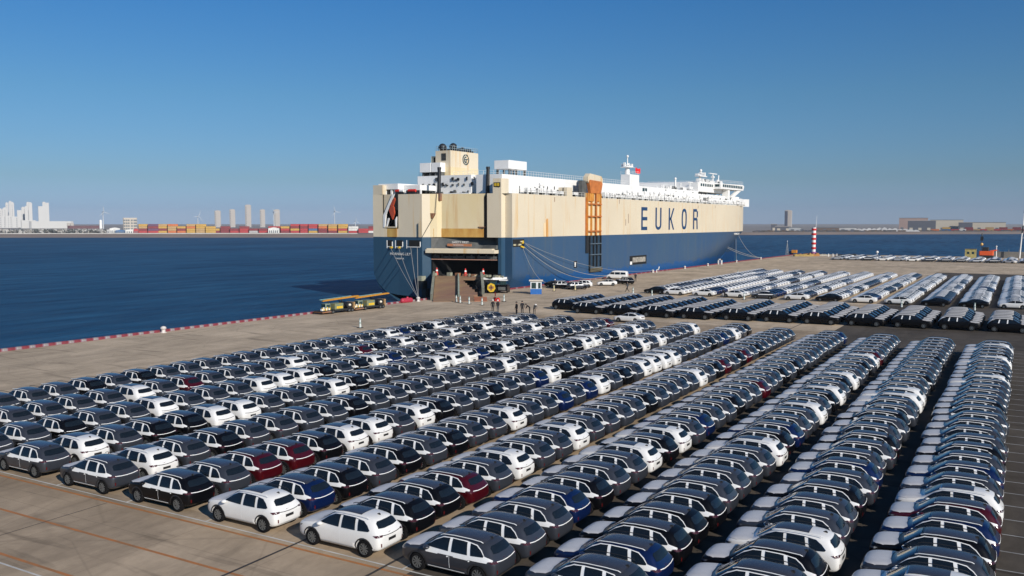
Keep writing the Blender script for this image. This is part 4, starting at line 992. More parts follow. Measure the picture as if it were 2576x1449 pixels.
# antennas and radar masts over the bridge
def ant(name, fn, label=None):
    g = MB(); fn(g); return sp(name, g, M_swhite, label=label)
ant('antenna_mast', lambda g: (g.cyl((-6, 128, 26.6), (-5.6, 128, 30.2), .35, .2, 8), g.cyl((-6, 126, 26.6), (-5.6, 127.6, 29.0), .2, .2, 6), g.box(-6.5, -4.7, 124.5, 131.5, 28.4, 28.7), g.box(-6.3, -5.2, 124.4, 125.6, 28.7, 29.3), g.box(-6.3, -5.2, 130.5, 131.4, 28.7, 29.9), g.sphere((-5.7, 128, 30.4), .5, 8), g.box(-5.9, -5.3, 126.6, 129.6, 29.5, 29.75)))
ant('radar_mast', lambda g: (g.cyl((-5, 138, 26.7), (-5, 138, 29.7), .3, .2, 8), g.box(-5.3, -4.7, 134.4, 141.6, 29.7, 29.95), g.box(-5.4, -4.6, 137.3, 138.7, 28.4, 29.0)))
ant('antenna_post', lambda g: (g.cyl((-5, 143.5, 26.7), (-5, 144, 29.6), .25, .2, 6), g.sphere((-5, 143, 27.3), .8, 8)))
ant('antenna_post', lambda g: (g.cyl((-5, 103.5, 23.4), (-5, 103.5, 26.5), .32, .28, 8), g.sphere((-5, 103.5, 26.7), .42, 8)))
ant('radar_mast', lambda g: (g.cyl((-5, 116, 23.4), (-5, 116, 26.0), .22, .16, 6), g.box(-5.2, -4.8, 113.8, 118.3, 26.0, 26.2), g.box(-5.6, -4.5, 114.6, 117.4, 23.4, 24.7)))
ant('antenna_post', lambda g: (g.cyl((-5, 108, 23.4), (-5, 108, 25.2), .2, .2, 6), g.box(-5.8, -4.2, 107, 110.8, 23.4, 24.3), g.sphere((-5, 108, 25.3), .3, 6)))
g = MB(); rnd = random.Random(3)
for k in range(60):
    y = rnd.uniform(88, 148); x = rnd.uniform(-6, -3.6); z = 23.35 if y < 119 else 26.6
    g.box(x, x+rnd.uniform(.2,.8), y, y+rnd.uniform(.2,1.2), z, z+rnd.uniform(.3,1.0), rnd.random() < .2)
for k in range(50):
    y = rnd.uniform(78, 150); z = rnd.choice((20.2, 21.0, 22.6)); x = -3.19 if z > 22 else -1.18 if y < 118 and y > 88 else -.88
    g.box(x-.05, x+.06, y, y+rnd.uniform(.2,.7), z, z+rnd.uniform(.15,.5), 1)
sp('roof_fittings', g, [M_swhite, M_sgrey], kind='stuff')
g = MB()
for k in range(40):
    y = 8+rnd.uniform(0, 110); g.box(-3.19, -3.12, y, y+rnd.uniform(.1,.3), DK+rnd.uniform(.2, 1.4), DK+rnd.uniform(1.5, 2.2), 1) if rnd.random() < .25 else g.box(-3.3, -2.5, y, y+rnd.uniform(.5, 2), DK, DK+rnd.uniform(.5,1.4), 1)
sp('side_fittings', g, [M_swhite, M_sgrey], kind='stuff')
g = MB(); g.tube([(-1.2+half(160, 6)-HB*0-15, 158, 9), (-15+half(160,5)-.6, 158, 6.2)], .12, 5); g.tube([(-HB+half(172, 8)+.3, 172, 9.3), (-HB+half(172, 6)+.5, 173, 7.0), (-HB+half(172, 5)+1, 174, 3)], .1, 5)
sp('anchor_chain', g, M_sblack)

# stern quarter ramp down to the quay (ship space -> through world points)
def w2s(X, Y):
    dx, dy = X+90.233, Y-156.086; c_, s_ = math.cos(QS), math.sin(QS)
    return (dx*c_ - dy*s_, dx*s_ + dy*c_)
fl = w2s(-85.9, 121.6); fr = w2s(-78.6, 127.0)
tl = (-16.5, -4.2); tr_ = (-6.2, -1.4)
def rp(u, t):                                        # u across (0 left .. 1 right), t down (0 top .. 1 foot)
    L_ = (tl[0]+(fl[0]-tl[0])*t, tl[1]+(fl[1]-tl[1])*t); R_ = (tr_[0]+(fr[0]-tr_[0])*t, tr_[1]+(fr[1]-tr_[1])*t)
    z = 2.25*(1-t)**1.0*(1.0+.35*t*(1-t)*4*.4) + .06
    return (L_[0]+(R_[0]-L_[0])*u, L_[1]+(R_[1]-L_[1])*u, z)
RA = thing_ramp = bpy.data.objects.new('stern_ramp', None); C.objects.link(RA); RA.parent = SHIP
def rgrid(u0, u1, t0, t1, nt_, m, zoff=0, th=.35):
    g = MB(); vs = []
    for i in range(nt_+1):
        t = t0+(t1-t0)*i/nt_
        for u in (u0, u1):
            x, y, z = rp(u, t); vs.append((x, y, max(z+zoff, .03)))
        for u in (u0, u1):
            x, y, z = rp(u, t); vs.append((x, y, max(z+zoff-th, .008)))
    for i in range(nt_):
        k = i*4; g.add([], []); 
        g.f += [(k, k+1, k+5, k+4), (k+2, k+6, k+7, k+3), (k, k+4, k+6, k+2), (k+1, k+3, k+7, k+5)]; g.m += [0]*4; g.smooth += [False]*4
    g.v += vs; g.f += [(0, 2, 3, 1), (nt_*4, nt_*4+1, nt_*4+3, nt_*4+2)]; g.m += [0]*2; g.smooth += [False]*2
    return g
sp('ramp_deck', rgrid(0.03, .50, .0, .34, 6, None), mat('ramp_upper_plate', (.33,.22,.12), .8, col2=(.25,.15,.09), scale=.4), RA)
sp('ramp_deck', rgrid(0.03, .50, .345, .80, 8, None, .002), M_rampr, RA)
sp('ramp_flap', rgrid(0.03, .79, .805, 1.0, 4, None), M_rampr, RA)
sp('ramp_deck', rgrid(0.52, .95, .0, .16, 3, None), M_rampr, RA)
for i_, (u_, t_) in enumerate(((.60, .165), (.61, .23), (.64, .30), (.68, .37), (.72, .45), (.77, .53), (.82, .61), (.87, .70))):
    sp('ramp_deck', rgrid(0.52, u_, t_, t_ + (.063 if i_ < 2 else .078 if i_ < 6 else .09), 1, None), M_rampr, RA)
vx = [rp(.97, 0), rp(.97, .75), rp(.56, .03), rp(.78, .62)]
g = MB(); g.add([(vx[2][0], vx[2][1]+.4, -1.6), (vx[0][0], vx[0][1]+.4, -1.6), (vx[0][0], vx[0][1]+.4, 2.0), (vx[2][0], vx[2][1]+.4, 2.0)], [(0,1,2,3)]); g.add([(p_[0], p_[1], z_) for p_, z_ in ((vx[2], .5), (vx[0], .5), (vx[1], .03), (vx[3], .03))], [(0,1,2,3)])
sp('ramp_void_plate', g, M_sdark, RA, kind='stuff')  # black sheets stand in for the shade below the ramp's open side
sp('ramp_flap', rgrid(0.80, 1.04, .86, 1.0, 4, None, .02), mat('ramp_foot_orange', (.42,.15,.07), .75, var=.3, scale=.8), RA)
def rside(u, t0, t1, h, m, nm, wdt=.3, lab=None):
    g = MB(); n_ = 10
    for i in range(n_):
        a = rp(u, t0+(t1-t0)*i/n_); b_ = rp(u, t0+(t1-t0)*(i+1)/n_)
        dx = wdt/2
        g.add([(a[0]-dx, a[1], a[2]-.3), (a[0]+dx, a[1], a[2]-.3), (b_[0]+dx, b_[1], b_[2]-.3), (b_[0]-dx, b_[1], b_[2]-.3), (a[0]-dx, a[1], a[2]+h), (a[0]+dx, a[1], a[2]+h), (b_[0]+dx, b_[1], b_[2]+h), (b_[0]-dx, b_[1], b_[2]+h)],
              [(3,2,1,0),(4,5,6,7),(0,1,5,4),(1,2,6,5),(2,3,7,6),(3,0,4,7)])
    return sp(nm, g, m, RA)
M_rampg = mat('ramp_grey_green', (.30,.31,.24), .7, var=.3, scale=.8)
rside(0.0, 0.0, .92, .85, M_rampg, 'ramp_coaming', .5)
rside(0.51, 0.0, .86, .55, mat('ramp_divider_paint', (.36,.42,.34), .7, var=.35, scale=1.5), 'ramp_divider', .35)
rside(.98, .0, .72, .9, M_rampg, 'ramp_coaming', .6)
g = MB()
for x in (-16.6, -14.9, -13.2, -11.4, -9.8, -8.0, -6.4, -4.8, -3.2): g.box(x, x+.9, -5.0+.25*(x+16.6)*.9, -4.2+.25*(x+16.6)*.9, 2.1, 2.6+rnd.uniform(0,.4), rnd.randint(0,2))
sp('hinge_brackets', g, [M_rampg, M_sblack, M_rust], kind='stuff')
g = MB(); g.prism([(-9.0, -1.8), (-1.2, .2), (-1.2, -1.8), (-2.5, -3.2), (-8.8, -4.4)], 1.75, 2.2); sp('stern_platform', g, M_swhite)
g = MB(); rnd = random.Random(8)
for k in range(22): x = rnd.uniform(-8.6, -1.6); y = -3.6 + (x+8.6)*.3 + rnd.uniform(-.3,.6); g.box(x, x+rnd.uniform(.2,.9), y, y+.4, 2.2, 2.2+rnd.uniform(.15,.7), rnd.randint(0,2))
sp('platform_fittings', g, [mat('pale_machinery', (.5,.45,.32), .7, var=.3), M_sblack, M_rampg], kind='stuff')
g = MB(); g.box(-19.2, -17.6, -6.6, -4.6, -.4, 1.2, 1); g.box(-18.9, -17.8, -6.8, -4.8, 1.2, 2.2, 0); g.box(-18.4, -17.3, -6.0, -4.6, -2.6, -.4, 1); sp('ramp_winch', g, [M_rampg, M_sblack])
# mooring ropes (each rope hangs between ship and bollard)
def rope(p0, p1, sag, r=.06, n=14, lab=''):
    p0 = Vector(p0); p1 = Vector(p1); pts = []
    for i in range(n+1):
        t = i/n; p_ = p0.lerp(p1, t); p_.z -= sag*4*t*(1-t); pts.append(p_)
    g = MB(); g.tube([tuple(v - p1) for v in pts], r, 5)
    return tag(g.build('mooring_rope', M_rope, None, p1), lab, 'rope', 'mooring ropes of the ship')
def s2w(x, y, z):
    c_, s_ = math.cos(-QS), math.sin(-QS); return (-90.233 + x*c_ - y*s_, 156.086 + x*s_ + y*c_, z)
# ------------------------------------------------------------------ the parked lines of cars
WHT = {-3:[22,26],-2:[6,13,20,24,27,30],-1:[5,9,10,11,15,28],0:[1,5,6,10,16,17,18,21],1:[1,17,24,25,28,30],2:[5,6,8,16,25,27,32],3:[0,9,15,19,20,21,22,31],4:[0,5,8,18],5:[7,9],6:[9,14,17,20,25],7:[3,17,18],8:[2,7,22,27,31]}
REDS = {-2:[8,17],2:[2,3],0:[32],4:[3,21,24],5:[17],6:[26],8:[6]}
BLU = {-3:[23],-1:[16,20],0:[19],2:[15],3:[1,12,14,29],5:[3,11,32],6:[1,11],7:[8],8:[5,9]}
BLK = {-3:[6,8,24,25],-2:[18,21,25,26],-1:[2,12,14,24,29,32],0:[3,4,11,20,22,23,25,27],1:[3,8,19,23,27],2:[0,4,9,12,17,18,20,22,24],3:[2,4,6,17,27,33],4:[1,2,13,20,23,26],5:[4,8,14,20,22],6:[2,3,4,10,16,19,23],7:[2,6,11,14,21,26],8:[4,11,17,23,28]}
def colour_of(k, r):
    for nm, d in (('white', WHT), ('red', REDS), ('blue', BLU), ('black', BLK)):
        if r in d.get(k, []): return nm
    return 'grey'
CN = {'white': 'white', 'grey': 'dark grey', 'black': 'black', 'red': 'dark red', 'blue': 'dark blue', 'green': 'blackish green'}
from bpy_extras.object_utils import world_to_camera_view
bpy.context.view_layer.update()
def inframe(x, y, z=1.0, mx=0.03):
    c = world_to_camera_view(S, cam, Vector((x, y, z))); return -mx < c.x < 1+mx and -mx-.04 < c.y < 1 and c.z > 0
MAIN = []
for k in range(-3, 9):
    for r in range(0, 34 if k == 3 else 33):
        cx_ = -46.6 + 1.37 + 5.45*k - .15 + {-3:.4, -2:.3, -1:.15, 6:-.15, 7:-.42, 8:-.72}.get(k, 0); cy_ = 27.56 + 2.25*r
        vis = any(inframe(cx_+dx, cy_+dy, z, 0.0) for dx in (-2.3, 0, 2.3) for dy in (-.9, .9) for z in (.5, 1.7))
        MAIN.append((math.hypot(cx_, cy_), k, r, cx_, cy_, vis))
vis = sorted(m_ for m_ in MAIN if m_[5]); hid = [m_ for m_ in MAIN if not m_[5]]
N_SUV, N_FULL = 300, 92
rnd = random.Random(11)
base = {}
for col in ('grey', 'white', 'black', 'red', 'blue'):
    for lod in (0, 1): base[(col, lod)] = make_suv(col, lod)
trees = {k_: tree_of(o) for k_, o in base.items()}
used = set()
def last_idx(k): return 33 if k == 3 else 32
def suv_label(k, r, col):
    line = ORD[k+4]
    first = {-3: 9, -2: 6, -1: 2}.get(k, 0)
    if k in (0,1,2,3,4,5) and r <= 20: return '%s SUV, %s car back in the %s line of SUVs from the water' % (CN[col], ordn(r+1), line)
    n_ = last_idx(k) - r + 1
    return '%s SUV, %s car from the ship end of the %s line from the water' % (CN[col], ordn(n_), line)
def put(key, loc, rz, label, group):
    if key not in used:
        used.add(key); o = base[key]; o.location = loc; o.rotation_euler = (0, 0, rz); o['label'] = label; o['group'] = group; return o
    o = copy_tree(trees[key], loc, rz, label, group); return o
for i, (d_, k, r, x, y, v_) in enumerate(vis[:N_SUV]):
    col = colour_of(k, r); lod = 0 if i < N_FULL else 1
    put((col, lod), (x + rnd.uniform(-.12, .12), y + rnd.uniform(-.05, .05), 0.017), math.pi + rnd.uniform(-.008, .008), suv_label(k, r, col), 'new SUVs parked in long lines')
for key, o in base.items():
    if key not in used:
        for q in [c for c in C.objects if c.parent == o]: bpy.data.objects.remove(q, do_unlink=True)
        bpy.data.objects.remove(o, do_unlink=True)
MASS = {}
def add_mass(mb_key, me, loc, rz):
    mats_, mb = MASS.setdefault(mb_key, ([], MB()))
    idx = []
    for m_ in me.materials:
        if m_ not in mats_: mats_.append(m_)
        idx.append(mats_.index(m_))
    M_ = Matrix.Translation(loc) @ Matrix.Rotation(rz, 4, 'Z'); k = len(mb.v)
    if 'sedan' in mb_key or 'cars' in mb_key: M_ = M_ @ Matrix.Diagonal((.90, .95, .93, 1))
    mb.v += [tuple(M_ @ v.co) for v in me.vertices]
    for p_ in me.polygons:
        mb.f.append(tuple(k+i for i in p_.vertices)); mb.m.append(idx[p_.material_index] if idx else 0); mb.smooth.append(p_.use_smooth)
low = {}
rest = vis[N_SUV:] + [m_ for m_ in hid if m_[0] < 30 and m_[1] >= 5]
for d_, k, r, x, y, v_ in rest:
    col = colour_of(k, r)
    if col not in low: low[col] = make_suv(col, 2)
    add_mass('distant_parked_suvs', low[col], (x, y, .017), math.pi)
for key, (mats_, mb) in MASS.items():
    if mb.f: tag(mb.build(key, mats_), 'most distant SUVs at the ship end of the long lines', 'suvs', kind='stuff')
MASS.clear()

# second block: black wagons facing the other way, white sheets of film on roof and bonnet
def psq(*a, **k):
    me = panel(*a, **k)
    for v in me.vertices: v.co = squeeze(v.co)
    return me
WF = mat('grey_cover_film', (0.46, 0.45, 0.435), 0.5, spec=.3, var=.08, scale=2)
def make_wagon(lod):
    t = thing('parked_wagon', 'x', 'wagon', (0, 0, -500))
    sc = 1.10
    body = set_mats(SP_['body'], [mat('matt_black_wagon_paint', (.003,.003,.004), .4, spec=.2), M_well]); body.name = 'wagon_body'
    mk('body', body, t)
    rf = psq(SP_['bvh'], [(.38,-.60),(.38,.60),(-1.75,.58),(-1.95,.5),(-1.95,-.5),(-1.75,-.58)], 'z', 0.014, 0.12, 1, 'roof_film', WF)
    mk('roof_film', rf, t); hf = set_mats(SP_['hood_film'], [WF]); hf.name = 'wagon_bonnet_film'; mk('bonnet_film', hf, t); mk('windscreen', SP_['windscreen'], t); mk('rear_window', SP_['rear_window'], t)
    for s in (-1, 1):
        for i in range(3): mk('side_window', SP_['side_window%d%d' % (i, s)], t)
        for nm, q in (('pillar_film', [(-.05,1.08),(-.02,1.53),(-.13,1.54),(-.17,1.08)]), ('pillar_film', [(-.90,1.09),(-.80,1.52),(-.92,1.51),(-1.02,1.09)])):
            mk('pillar_film', PIL.setdefault((nm, q[0], s), psq(SP_['bvh'], q, 'y', 0.024, 0.2, s, 'pillar_film', M_film)), t)
    mk('tailgate_film', TGF, t)
    for l in [(x, s*0.765, .355) for x in (-1.36, 1.37) for s in (-1, 1)]:
        o = mk('wheel', WH0[0], t, l); mk('rim', WH0[1], o)
    t.scale = (sc, 1.03, 1.08)
    return t
PIL = {}
TGF = psq(SP_['bvh'], [(-.66,1.50),(-.72,1.25),(-.80,1.0),(-.72,1.0),(-.64,1.25),(-.58,1.50)], 'x', 0.02, 0.1, -1, 'tailgate_film', M_film)
wt = make_wagon(0); wtree = tree_of(wt); first = True
rnd = random.Random(4)
for k in range(13):
    rx = -61.6 + 5.36*k                           # rear wheel
    y0 = [120.9, 117.4, 117.3, 117.5, 117.9, 119.3, 119.8, 120.0, 120.8, 121.6, 122.1, 122.4, 122.8][k] + .35
    nrow = 6 if k == 0 else int((135.8 - y0)/2.2) + 1
    for r in range(nrow):
        x = rx + 1.44; y = y0 + 2.2*r
        if not inframe(x, y, 1.2): continue
        lab = ('black wagon heading the %s line from the water in the middle block' % ORD[k+1]) if r == 0 else ('black wagon, %s back in the %s line of the middle block' % (ordn(r+1), ORD[k+1]))
        if first: o = wt; first = False
        else: o = copy_tree(wtree, (0,0,0), 0)
        o.location = (x + rnd.uniform(-.1,.1), y, .017); o.rotation_euler = (0, 0, rnd.uniform(-.006,.006)); o['label'] = lab; o['group'] = 'black wagons in the middle block'

# third and fourth blocks: sedans
def sedan_pieces():
    base_ = loft(SEDAN, 1); bvh = BVHTree.FromPolygons([v.co for v in base_.vertices], [tuple(p_.vertices) for p_ in base_.polygons])
    body = cut_arches(base_, (-1.37, 1.42), 0.38, 0.925); smooth(body)
    P = {'body': body, 'bvh': bvh}
    P['windscreen'] = panel(bvh, [(1.08,-.62),(1.14,0),(1.08,.62),(.44,.52),(.42,0),(.44,-.52)], 'z', 0.014, 0.14, 1, 'windscreen', M_wind)
    P['rear_window'] = panel(bvh, [(-1.20,-.50),(-1.20,.50),(-1.86,.56),(-1.90,0),(-1.86,-.56)], 'z', 0.014, 0.14, 1, 'rear_window', M_glass)
    P['roof'] = panel(bvh, [(.30,-.44),(.30,.44),(-1.0,.44),(-1.0,-.44)], 'z', 0.014, 0.2, 1, 'glass_roof', M_roofp)
    for s in (-1, 1):
        P['w0%d' % s] = panel(bvh, [(.98,1.0),(.52,1.22),(.15,1.335),(-.22,1.365),(-.24,.985)], 'y', .02, .14, s, 'side_window', M_glass)
        P['w1%d' % s] = panel(bvh, [(-.32,.985),(-.30,1.365),(-.85,1.345),(-1.30,1.22),(-1.62,1.08),(-1.2,1.0)], 'y', .02, .14, s, 'side_window', M_glass)
    P['film'] = panel(bvh, [(1.25,-.72),(1.6,-.84),(2.0,-.76),(2.22,-.5),(2.26,0),(2.22,.5),(2.0,.76),(1.6,.84),(1.25,.72),(1.3,0)], 'z', .012, .14, 1, 'bonnet_film', M_film)
    P['rfilm'] = panel(bvh, [(.42,-.52),(.42,.52),(-1.1,.52),(-1.1,-.52)], 'z', .016, .2, 1, 'roof_film', M_film)
    P['tail'] = panel(bvh, [(-.74,.90),(.74,.90),(.72,.80),(-.72,.80)], 'x', .016, .14, -1, 'tail_light', M_lamp)
    P['sfilm'] = {s: panel(bvh, [(.9,.93),(-1.8,.97),(-2.1,.9),(-1.5,.82),(.9,.80)], 'y', .010, .14, s, 'door_film', M_film) for s in (-1, 1)}
    return P
SD = sedan_pieces()
SWH = wheel_mesh(.335, .22, 1)
def make_sedan(col, filmed, full=True, groof=True):
    body = set_mats(SD['body'], [PAINT[col], M_well]); body.name = 'sedan_body'
    parts = [('body', body, None), ('windscreen', SD['windscreen'], None), ('rear_window', SD['rear_window'], None)]
    for s in (-1, 1):
        parts += [('side_window', SD['w0%d' % s], None), ('side_window', SD['w1%d' % s], None)]
        if filmed: parts.append(('door_film', SD['sfilm'][s], None))
    if filmed: parts += [('bonnet_film', SD['film'], None)]
    if filmed and not groof: parts += [('roof_film', SD['rfilm'], None)]
    if groof: parts += [('glass_roof', SD['roof'], None)]
    parts.append(('tail_light', SD['tail'], None))
    wl = [(x, s*.80, .335) for x in (-1.37, 1.42) for s in (-1, 1)]
    if not full: return joined([(me, off) for _, me, off in parts] + [(SWH[0], l) for l in wl], 'parked_sedan')
    t = thing('parked_sedan', 'x', 'sedan', (0,0,-500))
    for nm, me, off in parts: mk(nm, me, t, off)
    for l in wl: o = mk('wheel', SWH[0], t, l); mk('rim', SWH[1], o)
    return t
kinds = {'white': make_sedan('white', False), 'white2': make_sedan('white', False, groof=False), 'grey': make_sedan('grey', True, groof=False), 'silver': make_sedan('silver', True, groof=False), 'blue': make_sedan('blue', True), 'black': make_sedan('black', False)}
ktree = {k_: tree_of(o) for k_, o in kinds.items()}; kused = set()
def put_sedan(kd, loc, rz, label, group):
    if kd not in kused: kused.add(kd); o = kinds[kd]; o.location = loc; o.rotation_euler = (0,0,rz)
    else: o = copy_tree(ktree[kd], loc, rz)
    o['label'] = label; o['group'] = group; o.scale = (.90, .95, .93); return o
rnd = random.Random(21)
FR = {-1: 'black', 0: 'white', 1: 'white', 2: 'white', 3: 'grey', 4: 'white', 5: 'black', 6: 'white', 7: 'white', 8: 'black', 9: 'black', 10: 'white', 11: 'white'}
lst = []
for k in range(-1, 12):
    run = None; left = 0
    for r in range(0, 34):
        if left == 0:
            run = rnd.choices(['white', 'white2', 'grey', 'silver', 'blue'], [5, 4, 3, 2, .4])[0]; left = rnd.randint(1, 4)
        left -= 1
        kd = FR[k] if r == 0 else run
        x = -56.5 + 5.42*k + 1.28 + (0.0 if k >= 0 else 1.0); y = (156.0 if k > -1 else 157.5) + 2.28*r + (.9 if k > 9 else 0)
        if inframe(x, y, 1.0): lst.append((math.hypot(x, y), k, r, x, y, kd))
lst.sort(); SN = {'white':'white', 'white2':'white', 'grey':'film-covered grey', 'silver':'film-covered silver', 'blue':'dark blue', 'black':'black'}
smass = {}
for i, (d_, k, r, x, y, kd) in enumerate(lst):
    if i < 286 or r == 0:
        lab = '%s sedan, %s car of the %s line from the water, third block' % (SN[kd], 'nearest' if r == 0 else ordn(r+1), ORD[k+2])
        put_sedan(kd, (x + rnd.uniform(-.1,.1), y, .012), math.pi + rnd.uniform(-.01,.01), lab, 'sedans in the third block')
    else:
        if kd not in smass: smass[kd] = make_sedan({'white2':'white'}.get(kd, kd), kd not in ('white', 'white2', 'black'), False, kd == 'white')
        add_mass('distant_parked_sedans', smass[kd], (x, y, .012), math.pi)
for key, (mats_, mb) in MASS.items():
    if mb.f: tag(mb.build(key, mats_), 'farthest sedans at the back ends of the lines in the third block', 'sedans', kind='stuff')
MASS.clear()
# far row beside the harbour end
tot = 0
for k in range(15):
    x = -57.5 + 4.9*k; kd = rnd.choice(['white', 'silver', 'white2', 'grey', 'silver', 'grey'])
    for r in range(10):
        if r > 0: kd = rnd.choice(['white', 'silver', 'white2', 'grey', 'silver'])
        y = 333.5 + 2.45*r + .04*k
        if not inframe(x, y, 1): continue
        if r < 2:
            put_sedan(kd, (x + rnd.uniform(-.3,.3), y, 0), math.pi + (.12 if k < 11 else -.4) + rnd.uniform(-.04,.04), '%s car %s in the far row, %s counted from the light tower' % (SN[kd], 'in front' if r == 0 else 'just behind', ordn(k+1)), 'far row of cars by the harbour end')
        else:
            if kd not in smass: smass[kd] = make_sedan({'white2':'white'}.get(kd, kd), kd not in ('white', 'white2', 'black'), False, kd == 'white')
            add_mass('cars_behind_far_row', smass[kd], (x, y, 0), math.pi + .2)
for key, (mats_, mb) in MASS.items():
    if mb.f: tag(mb.build(key, mats_), 'pale cars packed behind the far row by the harbour end', 'cars', kind='stuff')
MASS.clear()
# ------------------------------------------------------------------ loose vehicles on the quay
o = put_sedan('white', (-45.35, 109.9, .012), math.pi, 'white sedan alone in the lane between the SUVs and the black wagons', 'loose cars')
del o['group']; o.scale = (.86, .92, .90)
def make_van(col, nm='van'):
    base_ = loft(VAN, 1); bvh = BVHTree.FromPolygons([v.co for v in base_.vertices], [tuple(p_.vertices) for p_ in base_.polygons])
    body = cut_arches(base_, (-1.6, 1.75), .38, .94); smooth(body); body.materials.clear(); body.materials.append(PAINT[col]); body.materials.append(M_well)
    t = thing(nm, 'x', 'van', (0,0,0)); mk('body', body, t)
    for s in (-1, 1):
        for q in ([(1.55,1.25),(1.15,1.72),(.45,1.74),(.45,1.2)], [(.3,1.2),(.3,1.74),(-.9,1.74),(-.9,1.2)], [(-1.05,1.2),(-1.05,1.74),(-2.2,1.70),(-2.25,1.22)]):
            mk('side_window', panel(bvh, q, 'y', .02, .2, s, 'side_window', M_glass), t)
    mk('windscreen', panel(bvh, [(-.66,1.3),(.66,1.3),(.6,1.8),(-.6,1.8)], 'x', .02, .2, 1, 'windscreen', M_wind), t)
    for l in [(x, s*.8, .355) for x in (-1.6, 1.75) for s in (-1, 1)]: o_ = mk('wheel', WH1[0], t, l); mk('rim', WH1[1], o_)
    return t
v = make_van('white', 'minibus'); v.location = (-82.6, 192.6, 0); v.rotation_euler = (0, 0, math.pi+.15); v['label'] = 'white high-roofed minibus parked near the kerb beside the blue hull'
kb_ = {c: make_suv(c, 1, 'quay_car') for c in ('black', 'grey', 'white')}
for c, loc, rz, lab in (('black', (-80.6, 160.2, 0), .3, 'long dark SUV on the quay next to the blue and white booth'), ('white', (-78.3, 164.6, 0), math.pi+.3, 'white SUV tucked behind the dark cars near the booth'), ('grey', (-77.1, 159.6, 0), .9, 'dark grey car in front of the white SUV near the booth')):
    o = kb_[c]; o.location = loc; o.rotation_euler = (0,0,rz); o['label'] = lab
o = copy_tree(tree_of(kb_['black']), (-74.6, 178.3, 0), 2.8, 'black car nose to tail behind the white sedan on the quay')
o = put_sedan('white', (-76.1, 172.0, 0), math.pi+.5, 'white sedan on the quay in front of the white minibus', 'x'); del o['group']
o = put_sedan('black', (-83.4, 162.2, 0), .2, 'black sedan half hidden beside the long dark SUV near the booth', 'x'); del o['group']

# booth
def booth():
    t = thing('guard_booth', 'small blue and white guard booth with flat pale roof on the quay', 'booth', (-78.75, 145.4, 0), .5)
    g = MB(); g.box(-1.05, 1.05, -.9, .9, 0, 1.0, 0); g.box(-1.05, 1.05, -.9, .9, 1.0, 2.35, 1); g.build('walls', [mat('booth_blue', (.02,.13,.42), .5, var=.1), mat('booth_white', (.62,.66,.68), .5, var=.08)], t)
    g = MB(); g.box(-1.3, 1.3, -1.15, 1.15, 2.45, 2.62); g.box(-1.0, 1.0, -.85, .85, 2.35, 2.45); g.build('roof', mat('booth_roof', (.66,.60,.52), .6, var=.1), t)
    for x0, x1 in ((-.8, -.05), (.45, .8)):
        g = MB(); g.box(x0, x1, -.93, -.90, 1.15, 2.1); w_ = g.build('window', M_sglass, t)
        g = MB(); g.box(x0-.05, x1+.05, -.925, -.9, 1.08, 1.15); g.box(x0-.05, x0, -.925, -.9, 1.15, 2.1); g.box(x1, x1+.05, -.925, -.9, 1.15, 2.1); g.box(x0-.05, x1+.05, -.925, -.9, 2.1, 2.16); g.build('window_frame', M_sblack, w_)
    g = MB(); g.box(1.05, 1.08, -.6, .5, 1.15, 2.1); g.build('window', M_sglass, t)
booth()

# delineator cones in front of the ramp
cone_m = MB(); cone_m.cyl((0,0,.05), (0,0,1.05), .17, .10, 10, 0); cone_m.cyl((0,0,1.05), (0,0,1.2), .13, .13, 8, 1); cone_m.cyl((0,0,.55), (0,0,.7), .15, .14, 10, 1, caps=False); cone_m.box(-.3,.3,-.3,.3,0,.07,2)
cme = cone_m.mesh('body', [mat('cone_white', (.55,.6,.58), .6, var=.2), mat('cone_grey', (.22,.3,.28), .6, var=.2), M_trim])
spots = [(-81.9, 123.2, 'leaning against the ramp divider'), (-80.6, 122.4, 'second from the ramp foot'), (-78.2, 121.4, 'third in the row before the ramp'), (-75.4, 120.9, 'nearest the parked SUVs before the ramp'), (-75.7, 128.4, 'standing alone beyond the red barrier block')]
for x, y, l in spots:
    tag(mk('traffic_cone', cme, None, (x, y, .01)), 'pale delineator cone ' + l, 'cone', 'cones before the ramp')
far_cones = [(-63.0, 154.5,'near the black sedan at the third block'), (-57.6, 150.2,'before the white sedan at the third block'), (-41.5, 152.2,'between two black cars of the third block'), (-16.2, 150.5,'beside the white sedan of the third block'), (-6.0, 150.5,'near the right end of the third block'), (-78.9, 153.0,'by the dark cars near the booth'), (-76.2, 156.9,'on open quay past the booth'), (-77.6, 165.8,'yellowish before the white quay sedan'), (-72.4, 86.9,'at the quay side of the first SUV line'), (-62.5, 223, 'first of two by the sedans toward the ship bow'), (-60.2, 224, 'second of two by the sedans toward the ship bow')]
cyel = cme.copy(); cyel.materials[0] = mat('cone_cream', (.65,.55,.30), .6, var=.2)
for x, y, l in far_cones: tag(mk('traffic_cone', cyel if 'yellow' in l or 'open' in l or 'by the dark' in l else cme, None, (x, y, .01)), 'small pale cone ' + l, 'cone', 'cones about the quay')
# red barrier and signal paddle
t = thing('warning_block', 'red plastic barrier block with dark paddle at the foot of the ramp', 'barrier', (-77.3, 128.3, .01)); t.scale = (.7,.7,.7)
g = MB(); g.prismy([(-.1,0),(1.1,0),(1.0,.7),(.75,.9),(0,.55)], -.3, .3); g.build('block', M_red, t)
g = MB(); g.cyl((-.3,0,0), (-.1,0,1.3), .10, .07, 8); g.box(-.2,.05,-.05,.05,1.3,2.1); g.build('paddle', mat('dark_red_plastic', (.20,.02,.02), .5, var=.2), t)
g = MB(); g.box(-.45,.05,-.25,.25,0,.9); g.build('base', M_refl, t)
